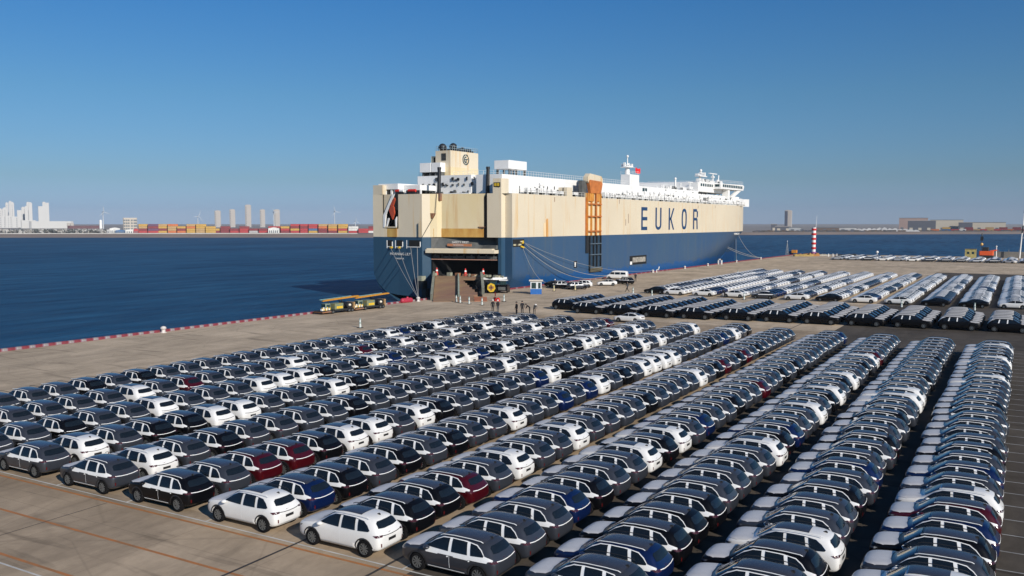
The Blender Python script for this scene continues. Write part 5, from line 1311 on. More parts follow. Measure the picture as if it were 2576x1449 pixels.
# red round fender on the quay edge
g = MB(); g.cyl((0,-.9,.35), (0,.9,.35), .42, .42, 14); g.sphere((0,-.9,.35), .42, 12); g.sphere((0,.9,.35), .42, 12); g.sphere((.1,.1,.75), .25, 8)
tag(g.build('quay_fender', mat('fender_red', (.42,.03,.06), .5, var=.2), None, (-88.8, 118.6, .02), -.2), 'rounded red fender lying on the quay edge left of the ramp', 'fender')
# cones standing on the ship end of the ramp
for wx, wy, l in ((-16.0, -3.9, 'at the top corner of the stern ramp'), (-9.2, -3.2, 'by the divider at the ramp head'), (-6.0, -1.4, 'on the stern platform')):
    x, y, _ = s2w(wx, wy, 0)
    g = MB(); g.cyl((0,0,0), (0,0,1.5), .36, .12, 10, 0); g.cyl((0,0,.8), (0,0,1.1), .26, .2, 10, 1, caps=False); tag(g.build('traffic_cone', [M_red, M_film], None, (x, y, 2.4)), 'tall red and white cone ' + l, 'cone')

# bollards and ropes
bol = MB(); bol.cyl((0,0,0), (0,0,.5), .26, .20, 12, 0); bol.sphere((0,0,.55), .36, 12, 0, .7); bol.cyl((0,0,0), (0,0,.06), .4, .4, 12, 0)
bme = bol.mesh('body', mat('bollard_white', (.62,.58,.55), .6, var=.25)); 
BOL = [(-89.3, 71.1, 'with a white cap alone on the long kerb'), (-87.6, 121.4, 'left of the ramp foot, with four ropes on it'), (-86.9, 168.0, 'past the booth, by the dark cars'), (-86.6, 196.5, 'beside the white minibus'), (-86.2, 224, 'first beyond the minibus along the hull'), (-85.4, 248, 'second beyond the minibus along the hull'), (-84.8, 268, 'before the white frame on the quay edge'), (-84.0, 297, 'below the bow of the ship'), (-83.2, 326, 'where the bow ropes come ashore')]
for x, y, l in BOL: tag(mk('bollard', bme, None, (quay_x(y)+.9, y, .0)), 'white bollard ' + l, 'bollard', 'mooring bollards on the quay edge')
bx = quay_x(121.4)+.9
for (b_, z_), l in zip(((26.0, 8.0), (24.0, 8.0), (20.9, 8.2), (19.2, 8.2)), ('outermost', 'second outermost', 'third', 'innermost')):
    rope(s2w(-b_, ta(b_)-.4, z_), (bx, 121.4, .6), .5, .055, 10, 'taut pale rope from the stern, %s of the four at the ramp bollard' % l)
rope(s2w(.5, 4.3, 8.3), (quay_x(196.5)+.9, 196.5, .6), 3.0, .055, 16, 'sagging rope from the yellow winch window, lowest of the pair')
rope(s2w(.5, 4.7, 8.9), (quay_x(196.5)+.9, 196.5, .6), 1.9, .055, 16, 'sagging rope from the yellow winch window, upper of the pair')
rope(s2w(.5, 3.6, 8.2), (quay_x(168)+.9, 168, .6), 2.4, .035, 14, 'thin dark rope from the winch window to the bollard by the dark cars')
rope(s2w(.3, 4.5, 9.2), (quay_x(224)+.9, 224, .6), 2.2, .035, 16, 'thin rope running past the minibus along the hull')
for (a_, z_, yb, sg, l) in ((150, 4.6, 326, .8, 'lower bow rope'), (151, 4.9, 326, .5, 'middle bow rope'), (172, 8.5, 326, 2.0, 'highest bow rope'), (174, 7.5, 297, 1.5, 'bow rope falling to the bollard below the bow')):
    h_ = half(a_, z_); rope(s2w(-HB+h_+.1, a_, z_), (quay_x(yb)+.9, yb, .6), sg, .065, 14, 'pale %s reaching the quay' % l)
# white frame and post on the quay edge
g = MB(); g.box(-.5,-.2,-.3,.3,0,1.8); g.box(.5,.8,-.3,.3,0,1.8); g.box(-.5,.8,-.3,.3,1.4,1.8); tag(g.build('quay_portal', M_swhite, None, (quay_x(279)+1.0, 279, 0)), 'white steel portal on the quay edge below the bow', 'portal')
g = MB(); g.tube([(0,0,0),(0,0,.7),(.5,0,.8),(.7,0,1.6)], .14, 8); tag(g.build('bent_post', M_swhite, None, (quay_x(224)+1.6, 225, 0)), 'bent white pipe post beside a bollard along the hull', 'post')

# two mobile loading conveyors
def conveyor(loc, rz, lab, boomup):
    t = thing('mobile_conveyor', lab, 'conveyor', loc, rz)
    g = MB(); g.prismy([(-4.2,.45),(3.6,.45),(3.6,.85),(-2.2,.85),(-4.2,.7)], -1.1, 1.1, 0); g.prismy([(-4.2,.35),(-1.9,.35),(-2.3,.7),(-4.3,.55)], -1.15, 1.15, 1); g.build('chassis', [M_trim, M_rust], t)
    for x in (-1.6, 2.4, 3.2):
        for s in (-1, 1): o_ = mk('wheel', WH1[0], t, (x, s*1.0, .42)); o_.scale = (1.2, 1.2, 1.2); mk('rim', WH1[1], o_)
    g = MB(); g.cbox(-.9, 1.2, -.95, .95, .85, 2.1, .15, 0); g.box(-.6,.9,-.98,-.9,1.0,1.5,1); g.build('engine_housing', [mat('faded_teal_steel', (.12,.20,.17), .6, var=.4, scale=2.5, col2=(.26,.22,.07)), M_yel], t)
    g = MB(); g.cyl((2.6,-1.0,1.5), (2.6,1.0,1.5), .75, .75, 14, 0); g.sphere((2.6,-1.0,1.55), .3, 8, 1); g.build('hose_reel', [M_sblack, mat('pale_disc', (.75,.70,.58), .5, var=.1)], t)
    g = MB(); g.cbox(-2.9,-1.7,-.6,.6,.8,2.2,.1,0); g.box(-2.95,-2.85,-.5,.5,1.4,2.1,1); g.box(-2.7,-1.9,-.62,-.58,1.4,2.0,1); g.build('driver_cab', [mat('pale_green_cab', (.22,.28,.22), .5, var=.4, scale=2), M_sglass], t)
    g = MB()
    for k in range(8): x = -4.1+k*.28; g.box(x, x+.2, -.9+.1*(k % 3), -.5, .8, 1.2+.15*(k % 3), k % 2)
    g.build('deck_gear', [M_film, M_yel], t)
    g = MB(); g.prismy([(-3.4,2.9),(-3.4,2.7),(5.6,3.1),(5.7,3.3),(5.2,3.42),(-2.4,3.1)], -.45, -.15, 0); g.prismy([(-3.4,2.95),(4.4,3.3),(4.4,3.42),(-3.4,3.1)], .3, .55, 1)
    for k in range(12): x = -3.2+.68*k; g.box(x, x+.1, -.15, .3, 2.85+.04*(x+3.4), 2.95+.04*(x+3.4), 1)
    bo = g.build('boom', [mat('boom_orange', (.48,.22,.02), .55, var=.15), mat('boom_teal', (.16,.30,.30), .6, var=.3)], t)
    g = MB(); g.tube([(-1.9,-.4,1.9),(-2.1,-.3,2.95)], .12, 6); g.tube([(1.9,-.4,1.2),(1.0,-.3,3.1)], .1, 6); g.tube([(1.9,.4,1.2),(1.0,.3,3.1)], .1, 6); g.build('boom_struts', M_sblack, t)
    g = MB(); g.box(3.6, 4.0, -1.0, 1.0, .5, 2.1); g.build('end_plate', mat('tan_plate', (.35,.22,.10), .7, var=.2) , t)
    t.scale = (.80, .85, .68)
conveyor((-87.9, 99.9, 0), R(84), 'mobile loading conveyor with orange boom, the one farther from the ship', 0)
conveyor((-87.2, 106.4, 0), R(84), 'mobile loading conveyor with orange boom, the one closer to the ship', 0)

# dark tug with a yellow round front under the stern platform, and its neighbour
def tug(loc, rz, lab, front):
    t = thing('terminal_tug', lab, 'tug', loc, rz); t.scale = (.78, .78, .85)
    g = MB(); g.cbox(-1.3,1.3,-2.2,2.0,.5,1.5,.3,0); g.box(-1.1,1.1,-1.0,1.4,1.5,1.8,0); g.build('body', PAINT['black'], t)
    g = MB(); g.cbox(-.8,.8,-.7,1.0,1.8,2.7,.15,0); g.build('cab', M_sglass, t)
    g = MB(); g.box(-.95,.95,-.9,1.2,2.7,2.85); g.build('cab_roof', M_sblack if front else M_swhite, t)
    if front: g = MB(); g.cyl((0,-2.3,1.3), (0,-2.2,1.3), 1.05, 1.05, 7, 0); g.box(-.6,.6,-2.36,-2.3,1.1,1.6,1); g.box(-.2,.2,-2.36,-2.31,.7,1.9,1); g.build('yellow_front', [M_yel, M_rust], t)
    else: g = MB(); g.box(-.9,.9,-2.3,-2.2,.7,1.4); g.build('bumper', M_sgrey, t)
    for x in (-1.15, 1.15):
        for y in (-1.3, 1.3): o_ = mk('wheel', WH1[0], t, (x, y, .45)); o_.scale = (1.2,1.2,1.2); o_.rotation_euler = (0,0,R(90))
tug((-87.0, 143.5, 0), .35, 'black tug with a round yellow front beside the stern ramp', True)
tug((-85.6, 145.0, 0), .35, 'dark tug with a white cab roof beside the yellow-fronted one', False)
g = MB()
for k in range(3): g.cyl((-4.6, -1.0+1.5*k, 1.5), (-4.6, -.2+1.5*k, 1.5), .8, .8, 12, 0)
g.box(-5.6,-3.9,-1.6,3.2,0,.7,0); tag(g.build('tyre_stack_cart', [M_sblack], None, (-85.0, 143.8, 0)), 'dark cart of rubber fenders under the stern platform', 'cart')

# people
M_cloth = {'dark': mat('dark_workwear', (.012,.012,.016), .9, var=.2), 'grey': mat('grey_workwear', (.06,.065,.075), .9, var=.2), 'white': mat('white_helmet', (.75,.75,.72), .4, var=.05), 'skin': mat('skin', (.42,.25,.17), .6, var=.1), 'red': mat('reddish_jacket', (.16,.05,.04), .8, var=.1)}
def person_mesh(pose):
    J = {'pel':(0,0,.92),'wai':(0,0,1.08),'che':(0,.01,1.34),'nec':(0,.01,1.50),'hed':(0,.02,1.66),
         'shl':(.19,0,1.42),'shr':(-.19,0,1.42),'ell':(.26,.02,1.14),'elr':(-.26,.02,1.14),'hal':(.27,.10,.88),'har':(-.27,.08,.88),
         'hil':(.10,0,.88),'hir':(-.10,0,.88),'knl':(.11,.02,.48),'knr':(-.11,.02,.48),'anl':(.11,-.02,.08),'anr':(-.11,-.02,.08),'tol':(.12,.14,.04),'tor':(-.12,.14,.04)}
    if pose == 'walk':
        J.update(knl=(.10,.20,.50), anl=(.10,.30,.10), tol=(.11,.45,.07), knr=(-.10,-.04,.47), anr=(-.10,-.34,.14), tor=(-.11,-.22,.05), ell=(.26,-.14,1.17), hal=(.26,-.10,.93), elr=(-.26,.12,1.16), har=(-.24,.28,.98))
    if pose == 'bend':
        J.update(wai=(0,.08,1.04), che=(0,.30,1.20), nec=(0,.42,1.28), hed=(0,.54,1.32), shl=(.19,.34,1.22), shr=(-.19,.34,1.22), ell=(.22,.44,.98), elr=(-.22,.44,.98), hal=(.15,.56,.80), har=(-.15,.56,.80))
    nm = list(J); E = [('pel','wai'),('wai','che'),('che','nec'),('nec','hed'),('che','shl'),('che','shr'),('shl','ell'),('shr','elr'),('ell','hal'),('elr','har'),('pel','hil'),('pel','hir'),('hil','knl'),('hir','knr'),('knl','anl'),('knr','anr'),('anl','tol'),('anr','tor')]
    rad = {'pel':.15,'wai':.14,'che':.17,'nec':.06,'hed':.10,'shl':.08,'shr':.08,'ell':.055,'elr':.055,'hal':.035,'har':.035,'hil':.10,'hir':.10,'knl':.07,'knr':.07,'anl':.05,'anr':.05,'tol':.045,'tor':.045}
    me = bpy.data.meshes.new('p'); me.from_pydata([J[n] for n in nm], [(nm.index(a), nm.index(b)) for a, b in E], [])
    o = bpy.data.objects.new('p', me); C.objects.link(o); md = o.modifiers.new('s', 'SKIN'); 
    if not me.skin_vertices: 
        bm = bmesh.new(); bm.from_mesh(me); bm.verts.layers.skin.verify(); bm.to_mesh(me); bm.free()
    for i, n in enumerate(nm): me.skin_vertices[0].data[i].radius = (rad[n], rad[n]*.85); me.skin_vertices[0].data[i].use_root = (n == 'pel')
    s_ = o.modifiers.new('u', 'SUBSURF'); s_.levels = 1; s_.render_levels = 1
    dg = bpy.context.evaluated_depsgraph_get(); dg.update(); out = bpy.data.meshes.new_from_object(o.evaluated_get(dg)); bpy.data.objects.remove(o, do_unlink=True)
    smooth(out); return out, J
PM = {p_: person_mesh(p_) for p_ in ('stand', 'walk', 'bend')}
def person(x, y, rz, pose, top, legs, lab, helmet='white', s=1.0):
    me, J = PM[pose]; me = me.copy(); me.materials.clear(); me.materials.append(M_cloth[top]); me.materials.append(M_cloth[legs]); me.materials.append(M_cloth['skin'])
    h = Vector(J['hed'])
    for p_ in me.polygons:
        c = p_.center; p_.material_index = 2 if (c-h).length < .14 else (1 if c.z < .90 and abs(c.x) < .2 else 0)
    o = mk('person', me, None, (x, y, .01), rz); o.scale = (s, s, s); tag(o, lab, 'person')
    if helmet: g = MB(); g.sphere(h + Vector((0,0,.03)), .135, 10, 0, 1.0, 0.0); g.cyl(h+Vector((0,.03,.02)), h+Vector((0,.03,.045)), .155, .15, 10); g.build('helmet' if helmet == 'white' else 'cap', M_cloth[helmet], o)
    g = MB(); 
    for s_ in ('hal', 'har'): g.sphere(Vector(J[s_]) + Vector((0,.01,-.05)), .045, 6, 0, 1.4)
    g.build('hands', M_cloth['skin'], o)
person(-67.9, 111.9, .4, 'stand', 'dark', 'dark', 'person in dark clothes standing at the end of the first SUV line, pale cap', 'white', 1.05)
person(-67.2, 112.2, 1.2, 'stand', 'dark', 'grey', 'person in dark clothes close beside the pale-capped one', 'white', 1.05)
person(-62.5, 109.6, 2.6, 'stand', 'dark', 'dark', 'person in long black coat behind the second SUV line, turned to the ship', 'dark', 1.12)
person(-62.6, 111.4, .6, 'stand', 'dark', 'dark', 'slim person in black standing between the coat wearer and the ship', 'dark', 1.1)
person(-61.8, 112.2, 2.2, 'bend', 'dark', 'dark', 'person in black bending down beside the second SUV line', 'dark', 1.05)
person(-61.2, 112.5, 4.0, 'bend', 'grey', 'dark', 'stooping person with pale grey cap facing the bending one', 'white', 1.05)
person(-65.6, 158.0, 1.8, 'walk', 'grey', 'dark', 'person in grey walking on the open quay toward the sedans', 'dark', 1.12)
person(-75.6, 186.8, .3, 'stand', 'dark', 'dark', 'person in dark red and black standing alone beyond the minibus', 'red', 1.1)
person(-81.4, 158.3, .2, 'stand', 'dark', 'dark', 'person in black by the dark cars near the booth', 'white', 1.1)
person(-45.6, 154.6, 1.0, 'bend', 'dark', 'dark', 'person in black between the second and third white sedans', 'dark', 1.0)

# lighthouse and harbour-end clutter
t = thing('harbour_light_tower', 'red and white banded harbour light tower at the quay end', 'lighthouse', (-78.3, 396, 0))
M_lr = mat('tower_red', (.58,.012,.015), .5, var=.08); M_lw = mat('tower_white', (.80,.80,.78), .5, var=.04)
for k in range(5):
    z = .9 + 2.0*k
    g = MB(); g.cyl((0,0,z), (0,0,z+1.15), .86, .86, 16); g.build('white_band', M_lw, t)
    g = MB(); g.cyl((0,0,z+1.15), (0,0,z+2.0), 1.02, 1.02, 16); g.build('red_band', M_lr, t)
g = MB(); g.cyl((0,0,0), (0,0,.9), 1.5, 1.1, 12); g.build('plinth', mat('violet_plinth', (.22,.06,.20), .6, var=.2), t)
g = MB(); g.cyl((.75,0,10.9), (1.1,0,16.4), .09, .05, 6); g.cyl((0,0,10.9), (0,0,11.3), .9, .9, 12); g.build('mast', M_lw, t)
M_oc = mat('orange_crate', (.62,.25,.03), .6, var=.1); M_bl = mat('blue_tarp', (.03,.09,.20), .7, var=.2); M_ys = mat('yellow_steel', (.40,.28,.08), .6, var=.3, scale=.8)
t = thing('lattice_mast', 'slim grey lattice mast at the quay corner before the water', 'mast', (-84.0, 372, 0))
g = MB()
for k in range(4): a = math.pi/2*k; g.cyl((.7*math.cos(a), .7*math.sin(a), 0), (0,0,5.6), .07, .04, 5)
for z in (1.2, 2.4, 3.6): r_ = .7*(1-z/5.6); g.tube([(r_*math.cos(math.pi/2*k), r_*math.sin(math.pi/2*k), z) for k in range(5)], .03, 4)
g.build('frame', mat('mast_steel', (.35,.37,.38), .5, var=.1), t)
g = MB(); g.cyl((0,0,5.5),(0,0,6.1),.12,.05,6); g.build('lamp', M_lw, t)
g = MB(); g.box(-1.0,1.0,-.8,.8,.8,2.0,0); g.box(-.8,-.6,-.6,.6,0,.8,1); g.box(.6,.8,-.6,.6,0,.8,1); tag(g.build('orange_cabinet', [M_oc, M_sblack], None, (-82.6, 379, 0)), 'orange cabinet on legs near the quay corner', 'cabinet')
g = MB(); g.prismy([(-1.2,0),(1.2,0),(.9,1.1),(0,1.7),(-.9,1.0)], -1, 1); tag(g.build('blue_tarpaulin_pile', M_bl, None, (-84.3, 380, 0)), 'heap under a blue tarpaulin beside the orange cabinet', 'pile')
def bundle(nm, loc, L_, H_, lab, m):
    g = MB(); r_ = random.Random(hash(lab) % 99)
    r_ = random.Random(len(lab))
    for k in range(14): x = -L_/2 + L_*k/14; g.box(x, x+L_/14*.9, -1, 1, 0, H_*r_.uniform(.55, 1.0))
    g.box(-L_/2, L_/2, -.6, .6, 0, H_*.5)
    tag(g.build(nm, m, None, loc, .5), lab, nm.split('_')[-1])
bundle('steel_beam_stack', (-75.8, 364, 0), 7.5, 1.0, 'low stack of yellowish steel beams by the light tower', M_ys)
bundle('orange_pipe_stack', (-73.5, 368, 0), 6.0, 1.3, 'orange-brown stack of pipes before the light tower', mat('orange_brown_pipe', (.45,.20,.05), .6, var=.3))
bundle('pale_block_stack', (-69.5, 372, 0), 4.5, .8, 'pale concrete blocks to the right of the light tower', mat('block_pale', (.45,.42,.36), .8, var=.2))
for k, (x, y) in enumerate(((-66.6, 366), (-65.0, 366.5), (-63.6, 366.8))): 
    g = MB(); g.cyl((0,0,0),(0,0,.9),.2,.16,8); g.sphere((0,0,.95),.22,8); tag(g.build('short_post', M_lw, None, (x, y, 0)), 'short white post, %s right of the pale blocks by the light tower' % ORD[k+1], 'post')
bundle('dark_rail_stack', (-61.0, 372, 0), 7.5, 1.1, 'dark heap of rails before the far row of cars', M_sblack)
# harbour end, right: yellow truck, orange machine, beacon and tall pole
t = thing('yellow_hut', 'small yellow hut behind the far row of cars', 'hut', (-17.0, 376, 0)); g = MB(); g.box(-1.9,1.9,-1.5,1.5,0,3.4); g.build('walls', mat('hut_yellow', (.42,.36,.14), .7, var=.3, scale=.8), t)
g = MB(); g.box(-2.0,2.0,-1.6,1.6,3.4,3.6); g.build('roof', M_sgrey, t); g = MB(); g.box(-1.2,-.4,-1.53,-1.5,1.6,2.5); g.box(.4,1.2,-1.53,-1.5,1.6,2.5); g.build('window', M_sglass, t)
t = thing('orange_excavator', 'orange machine with black cab behind the far cars', 'excavator', (-11.6, 376, 0)); g = MB(); g.cbox(-2.6,2.2,-1.2,1.2,1.2,2.8,.3); g.prismy([(1.2,2.4),(3.4,3.0),(3.3,3.4),(1.0,3.0)], -.3, .3); g.build('body', mat('machine_orange', (.72,.10,.02), .5, var=.1), t)
g = MB(); g.cbox(-1.6,.6,-1.0,1.0,2.8,4.2,.2); g.build('cab', M_sblack, t); g = MB(); g.cbox(-2.4,2.2,-1.4,1.4,0,1.2,.3); g.build('tracks', M_sblack, t)
t = thing('beacon_post', 'dark beacon post with an amber lamp behind the far cars', 'beacon', (-13.6, 380, 0)); g = MB(); g.cyl((0,0,0),(0,0,8.6),.12,.08,6); g.box(-.5,.5,-.4,.4,6.6,8.2); g.cyl((0,0,8.6),(0,0,9.4),.35,.1,8); g.build('post', M_sblack, t)
g = MB(); g.sphere((0,0,5.2), .55, 10); g.build('lamp', mat('amber_lamp', (.75,.45,.12), .4, var=.1), t)
g = MB(); g.cyl((0,0,0),(0,0,4.4),.2,.16,8); g.sphere((0,0,4.5),.3,8); tag(g.build('white_post', M_lw, None, (-8.6, 378, 0)), 'plain white post beside the orange machine', 'post')
t = thing('tall_light_pole', 'tall white and dark light pole standing in the far cars', 'pole', (-1.0, 383, 0)); g = MB(); g.cyl((0,0,0),(.5,0,9.5),.28,.2,8,0); g.cyl((.5,0,9.5),(.75,0,12.3),.22,.2,8,1); g.cyl((.75,0,12.3),(.95,0,17),.2,.13,8,0); g.cyl((.95,0,17),(.98,0,18.3),.16,.1,8,1); g.build('shaft', [M_lw, M_sblack], t)
g = MB(); g.box(.5,2.2,-.1,.1,7.6,7.8); g.box(1.2,2.3,-.4,.4,8.0,8.5); g.build('camera_arm', M_lw, t)
g = MB(); g.box(-14,14,-1.2,1.2,0,2.3); 
for k in range(9): g.box(-14+3.4*k,-13.8+3.4*k,-1.3,-1.2,2.3,3.1)
tag(g.build('breakwater_wall', mat('breakwater_grey', (.20,.19,.17), .8, var=.3, scale=.4), None, (2.5, 387, 0)), 'low grey breakwater wall behind the far cars at the harbour end', 'wall')
g = MB(); g.sphere((0,0,1.9), .5, 10); g.cyl((0,0,0),(0,0,1.7),.1,.08,6); tag(g.build('globe_lamp', M_lw, None, (-49.4, 372, 0)), 'white globe lamp on a thin post behind the far row', 'lamp')

# ------------------------------------------------------------------ far shore
M_towh = mat('tower_block_white', (.52,.52,.51), .7, var=.04, scale=.02); M_tow2 = mat('tower_block_stone', (.40,.37,.34), .7, var=.06, scale=.02); M_shade = mat('facade_window_strip', (.13,.15,.17), .4, var=.15, scale=.05)  # dark grey for window strips, doors and warehouse roofs
def tower(px, top, wpx, dist, lab, m, nm='tower_block', strips=(.3,.7), cap=0, rz=None, depth=.7):
    x, y = far(px, dist); b_ = bearing(px); k = dist/2225
    h = (561-top)*k + HC; w_ = wpx*k
    t = thing(nm, lab, 'tower block' if 'tower' in nm else 'building', (x, y, 0), b_-R(90) if rz is None else rz)
    g = MB(); g.cbox(-w_/2, w_/2, 0, w_*depth, 0, h, w_*.06); g.build('walls', m, t)
    if cap: g = MB(); g.cbox(-w_*.3, w_*.3, .05*w_, w_*depth*.8, h, h+cap*k, w_*.05); g.build('roof_crown', m, t)
    for s in strips:
        g = MB()
        nfl = max(4, int(h/6)); 
        for j in range(nfl): z = h*.06 + j*(h*.9/nfl); g.box(-w_/2+w_*(s-.06), -w_/2+w_*(s+.06), -.25, .02, z, z+h*.9/nfl*.55)
        g.build('window_strip', M_shade, t)
    return t
for i, (px, top, w_) in enumerate(((-3, 532, 7), (5, 531, 6), (11, 532, 5), (17, 529, 9), (22.5, 518, 5.5), (31, 515, 6.5), (35.5, 517, 8))):
    tower(px, top, w_, 2900 + 60*(i % 3), 'white high-rise, %s from the left edge of the skyline' % ORD[i+1], M_towh, cap=2, strips=(.5,))
for i, (px, top, w_) in enumerate(((2, 552, 8), (12, 551, 7), (22, 552, 7), (28, 551, 7), (41, 553, 12))):
    tower(px, top-6, w_, 2700, 'shorter white block, %s in front of the leftmost high-rises' % ORD[i+1], M_towh, strips=(.8,))
for i, (px, top, w_) in enumerate(((53, 533, 9), (63.5, 527, 8.5), (71, 525, 7), (75.5, 516, 6.5), (81, 517, 7.5))):
    tower(px, top, w_, 2900 + 50*(i % 2), 'white tower, %s of the second cluster on the far shore' % ORD[i+1], M_towh, cap=1.5 if i else 0, strips=(.75,) if i in (1, 3) else ())
for i, (px, top, w_) in enumerate(((107, 524, 10.5), (115.5, 515, 6.5), (122, 516, 9.5))):
    tower(px, top, w_, 2900, 'white tower, %s above the long white hall' % ORD[i+1], M_towh, cap=1 if i == 1 else 0, strips=())
tower(75, 555, 30, 2500, 'low white block left of the long hall', M_towh, 'low_building', strips=(), depth=.3)
tower(132, 557, 88, 2450, 'long low white hall on the far shore under three towers', M_towh, 'long_hall', strips=(), depth=.15)
tower(180, 561, 14, 2400, 'small stepped grey building at the end of the long hall', M_tow2, 'stepped_building', strips=(.5,), depth=.4)
tower(216, 567, 70, 2300, 'low dark red roofed sheds right of the long hall', mat('maroon_shed', (.14,.07,.08), .8, var=.2, scale=.02), 'shed_row', strips=(), depth=.2)
tower(330, 549, 30, 1750, 'pale ribbed building standing alone left of the containers', mat('pale_stone_facade', (.50,.45,.38), .7, var=.06, scale=.02), 'ribbed_building', strips=(.1,.25,.4,.62,.8,.92), depth=.6)
for i, (px, top, w_) in enumerate(((550, 532, 14), (587, 529, 13), (626.5, 518, 14), (662.5, 529, 12), (698.5, 529, 14))):
    tower(px, top, w_, 2900, 'brown-grey tower block, %s of the five behind the containers' % ORD[i+1], M_tow2, cap=1, strips=(.18,) , depth=.8)
tower(1981, 531, 17, 2500, 'dark sided tower block right of the ship', M_tow2, cap=1, strips=(), depth=.8)
g_ = tower(1975.5, 532.5, 7, 2490, 'dark glazed wing on the tower block right of the ship', mat('dark_facade', (.06,.07,.10), .4, var=.2, scale=.03), 'tower_wing', strips=(), depth=.8)
# wind turbines
M_turb = mat('turbine_white', (.46,.50,.53), .6, var=.03)
def turbine(px, top, hubdist, lab, ang, br):
    x, y = far(px, hubdist); k = hubdist/2225; h = (561-top)*k + HC
    t = thing('wind_turbine', lab, 'wind turbine', (x, y, 0), bearing(px)-R(90)+.5)
    g = MB(); g.cyl((0,0,0), (0,0,h), 1.5, .8, 10); g.build('mast', M_turb, t)
    g = MB(); g.cbox(-1.0,1.0,-4,3,h-1.0,h+1.2,.3); g.build('nacelle', M_turb, t)
    for j in range(3):
        a = ang + j*2*math.pi/3; ca, sa = math.cos(a), math.sin(a)
        g = MB(); L_ = br*k; p = []
        for r_, w_ in ((1, .5), (L_*.2, .8), (L_*.6, .5), (L_, .15)): p.append((ca*r_-sa*w_, sa*r_+ca*w_)); 
        for r_, w_ in ((L_, .15), (L_*.6, .4), (L_*.2, .5), (1, .4)): p.append((ca*r_+sa*w_, sa*r_-ca*w_))
        g.prismy([(u, v+h) for u, v in p], -5.9, -5.3); g.build('blade', M_turb, t, fixn=True)
turbine(262.5, 536, 2300, 'wind turbine left of the pale ribbed building', 1.75, 14)
turbine(500, 545, 2600, 'wind turbine above the yellow containers', -.9, 15)
turbine(843, 533, 2700, 'wind turbine nearest the stern of the ship', 1.9, 16)
turbine(895, 557, 2900, 'distant low wind turbine beside the hull', 1.6, 12)
turbine(690.5, 535, 2500, 'wind turbine before the rightmost brown-grey tower block', 2.2, 13)
g = MB(); k = 2300/2225; g.cyl((0,0,0),(0,0,18),3.2*k,3*k,10); g.sphere((0,0,18),3*k,10); x, y = far(256, 2300); tag(g.build('white_silo', M_lw, None, (x, y, 0)), 'slim white silo just left of the first wind turbine', 'silo')
# shrubs / rubble belt along the left shore: a dark scrubby band
g = MB(); rnd = random.Random(6)
for k in range(520):
    px = -20 + 300*k/520; x, y = shore(px + rnd.uniform(-1,1), 66 + rnd.uniform(0, 30)); s_ = rnd.uniform(1.2, 3.4); h_ = rnd.uniform(2.5, 7.0)
    mi = 0 if rnd.random() < .45 else 1
    vs = [(x+rnd.uniform(-s_,s_), y+rnd.uniform(-s_,s_), rnd.uniform(.3,1.0)*h_) for _ in range(9)] + [(x-s_, y, 0), (x+s_, y, 0), (x, y+s_, 0)]
    fs = [(rnd.randrange(12), rnd.randrange(12), rnd.randrange(12)) for _ in range(14)]; fs = [f for f in fs if len(set(f)) == 3]
    g.add(vs, fs, mi)
tag(g.build('rubble_and_scrub', [mat('scrub_dark', (.10,.11,.11), .9, var=.3, scale=.2), mat('rubble_pale', (.42,.41,.39), .9, var=.2, scale=.2)]), 'grey rubble and scrub along the top of the left bank', 'rubble', kind='stuff')
# containers
CC = {'maroon': (.22,.035,.045), 'red': (.42,.045,.05), 'yellow': (.52,.32,.07), 'tan': (.46,.30,.13), 'orange': (.55,.16,.05), 'blue': (.06,.14,.28), 'grey': (.42,.42,.42), 'white': (.66,.66,.63), 'purple': (.13,.06,.12)}
CM = {}
def cont_mesh(col):
    if col in CM: return CM[col]
    g = MB(); L_, W_, H_ = 12.0, 2.44, 2.7; g.box(-L_/2, L_/2, 0, W_, 0.05, H_-.05, 0)
    for k in range(11): x = -L_/2+.4+k*1.1; g.box(x, x+.5, -.08, 0, .25, H_-.25, 0)
    for x in (-L_/2, L_/2-.25): g.box(x, x+.25, -.1, 0, 0, H_, 1)
    g.box(-L_/2, L_/2, -.1, 0, 0, .18, 1); g.box(-L_/2, L_/2, -.1, 0, H_-.18, H_, 1)
    c = CC[col]; CM[col] = g.mesh('shipping_container', [mat('container_' + col, c, .65, var=.2, scale=.3), mat('container_edge_' + col, tuple(v*.6 for v in c), .65, var=.1)]); return CM[col]
rnd = random.Random(14); ncont = 0; STK = {'left': 0, 'right': 0}
def stack(px0, px1, dist_extra, nh, pal, side, rowname):
    global ncont
    px = px0; si = 0; yard = 'left' if px0 < 1200 else 'right'
    while px < px1 and ncont < 290:
        x, y = shore(px, dist_extra); d_ = math.hypot(x, y); b_ = bearing(px); n_ = max(1, nh + rnd.choice((-1, 0, 0, 0))); STK[yard] += 1
        for j in range(n_):
            col = rnd.choices([c for c, _ in pal], [w_ for _, w_ in pal])[0]
            o = mk('shipping_container', cont_mesh(col), None, (x, y, 1.05 + 2.75*j), b_-R(90)); ncont += 1
            tag(o, '%s container, %s in the %s stack from the left, %s' % (col, ['bottom', 'second up', 'third up', 'fourth up', 'fifth up'][j], ordn(STK[yard]), 'left shore' if yard == 'left' else 'right shore'), 'container', 'shipping containers stacked on the far shore')
        px += 12.4/d_*2225 * (1 if rnd.random() > .08 else 1.6)
P1 = [('maroon', 4), ('red', 4), ('yellow', 2), ('tan', 3), ('purple', 2)]; P2 = [('yellow', 5), ('tan', 5), ('maroon', 3), ('orange', 2), ('grey', 1)]; P3 = [('red', 5), ('maroon', 6), ('grey', 1), ('white', 1), ('yellow', 1)]; P4 = [('yellow', 4), ('maroon', 3), ('tan', 2), ('red', 2), ('blue', 1), ('orange', 1)]
stack(348, 362, 75, 2, [('red', 1), ('tan', 1)], 0, 'short stack right of the ribbed building')
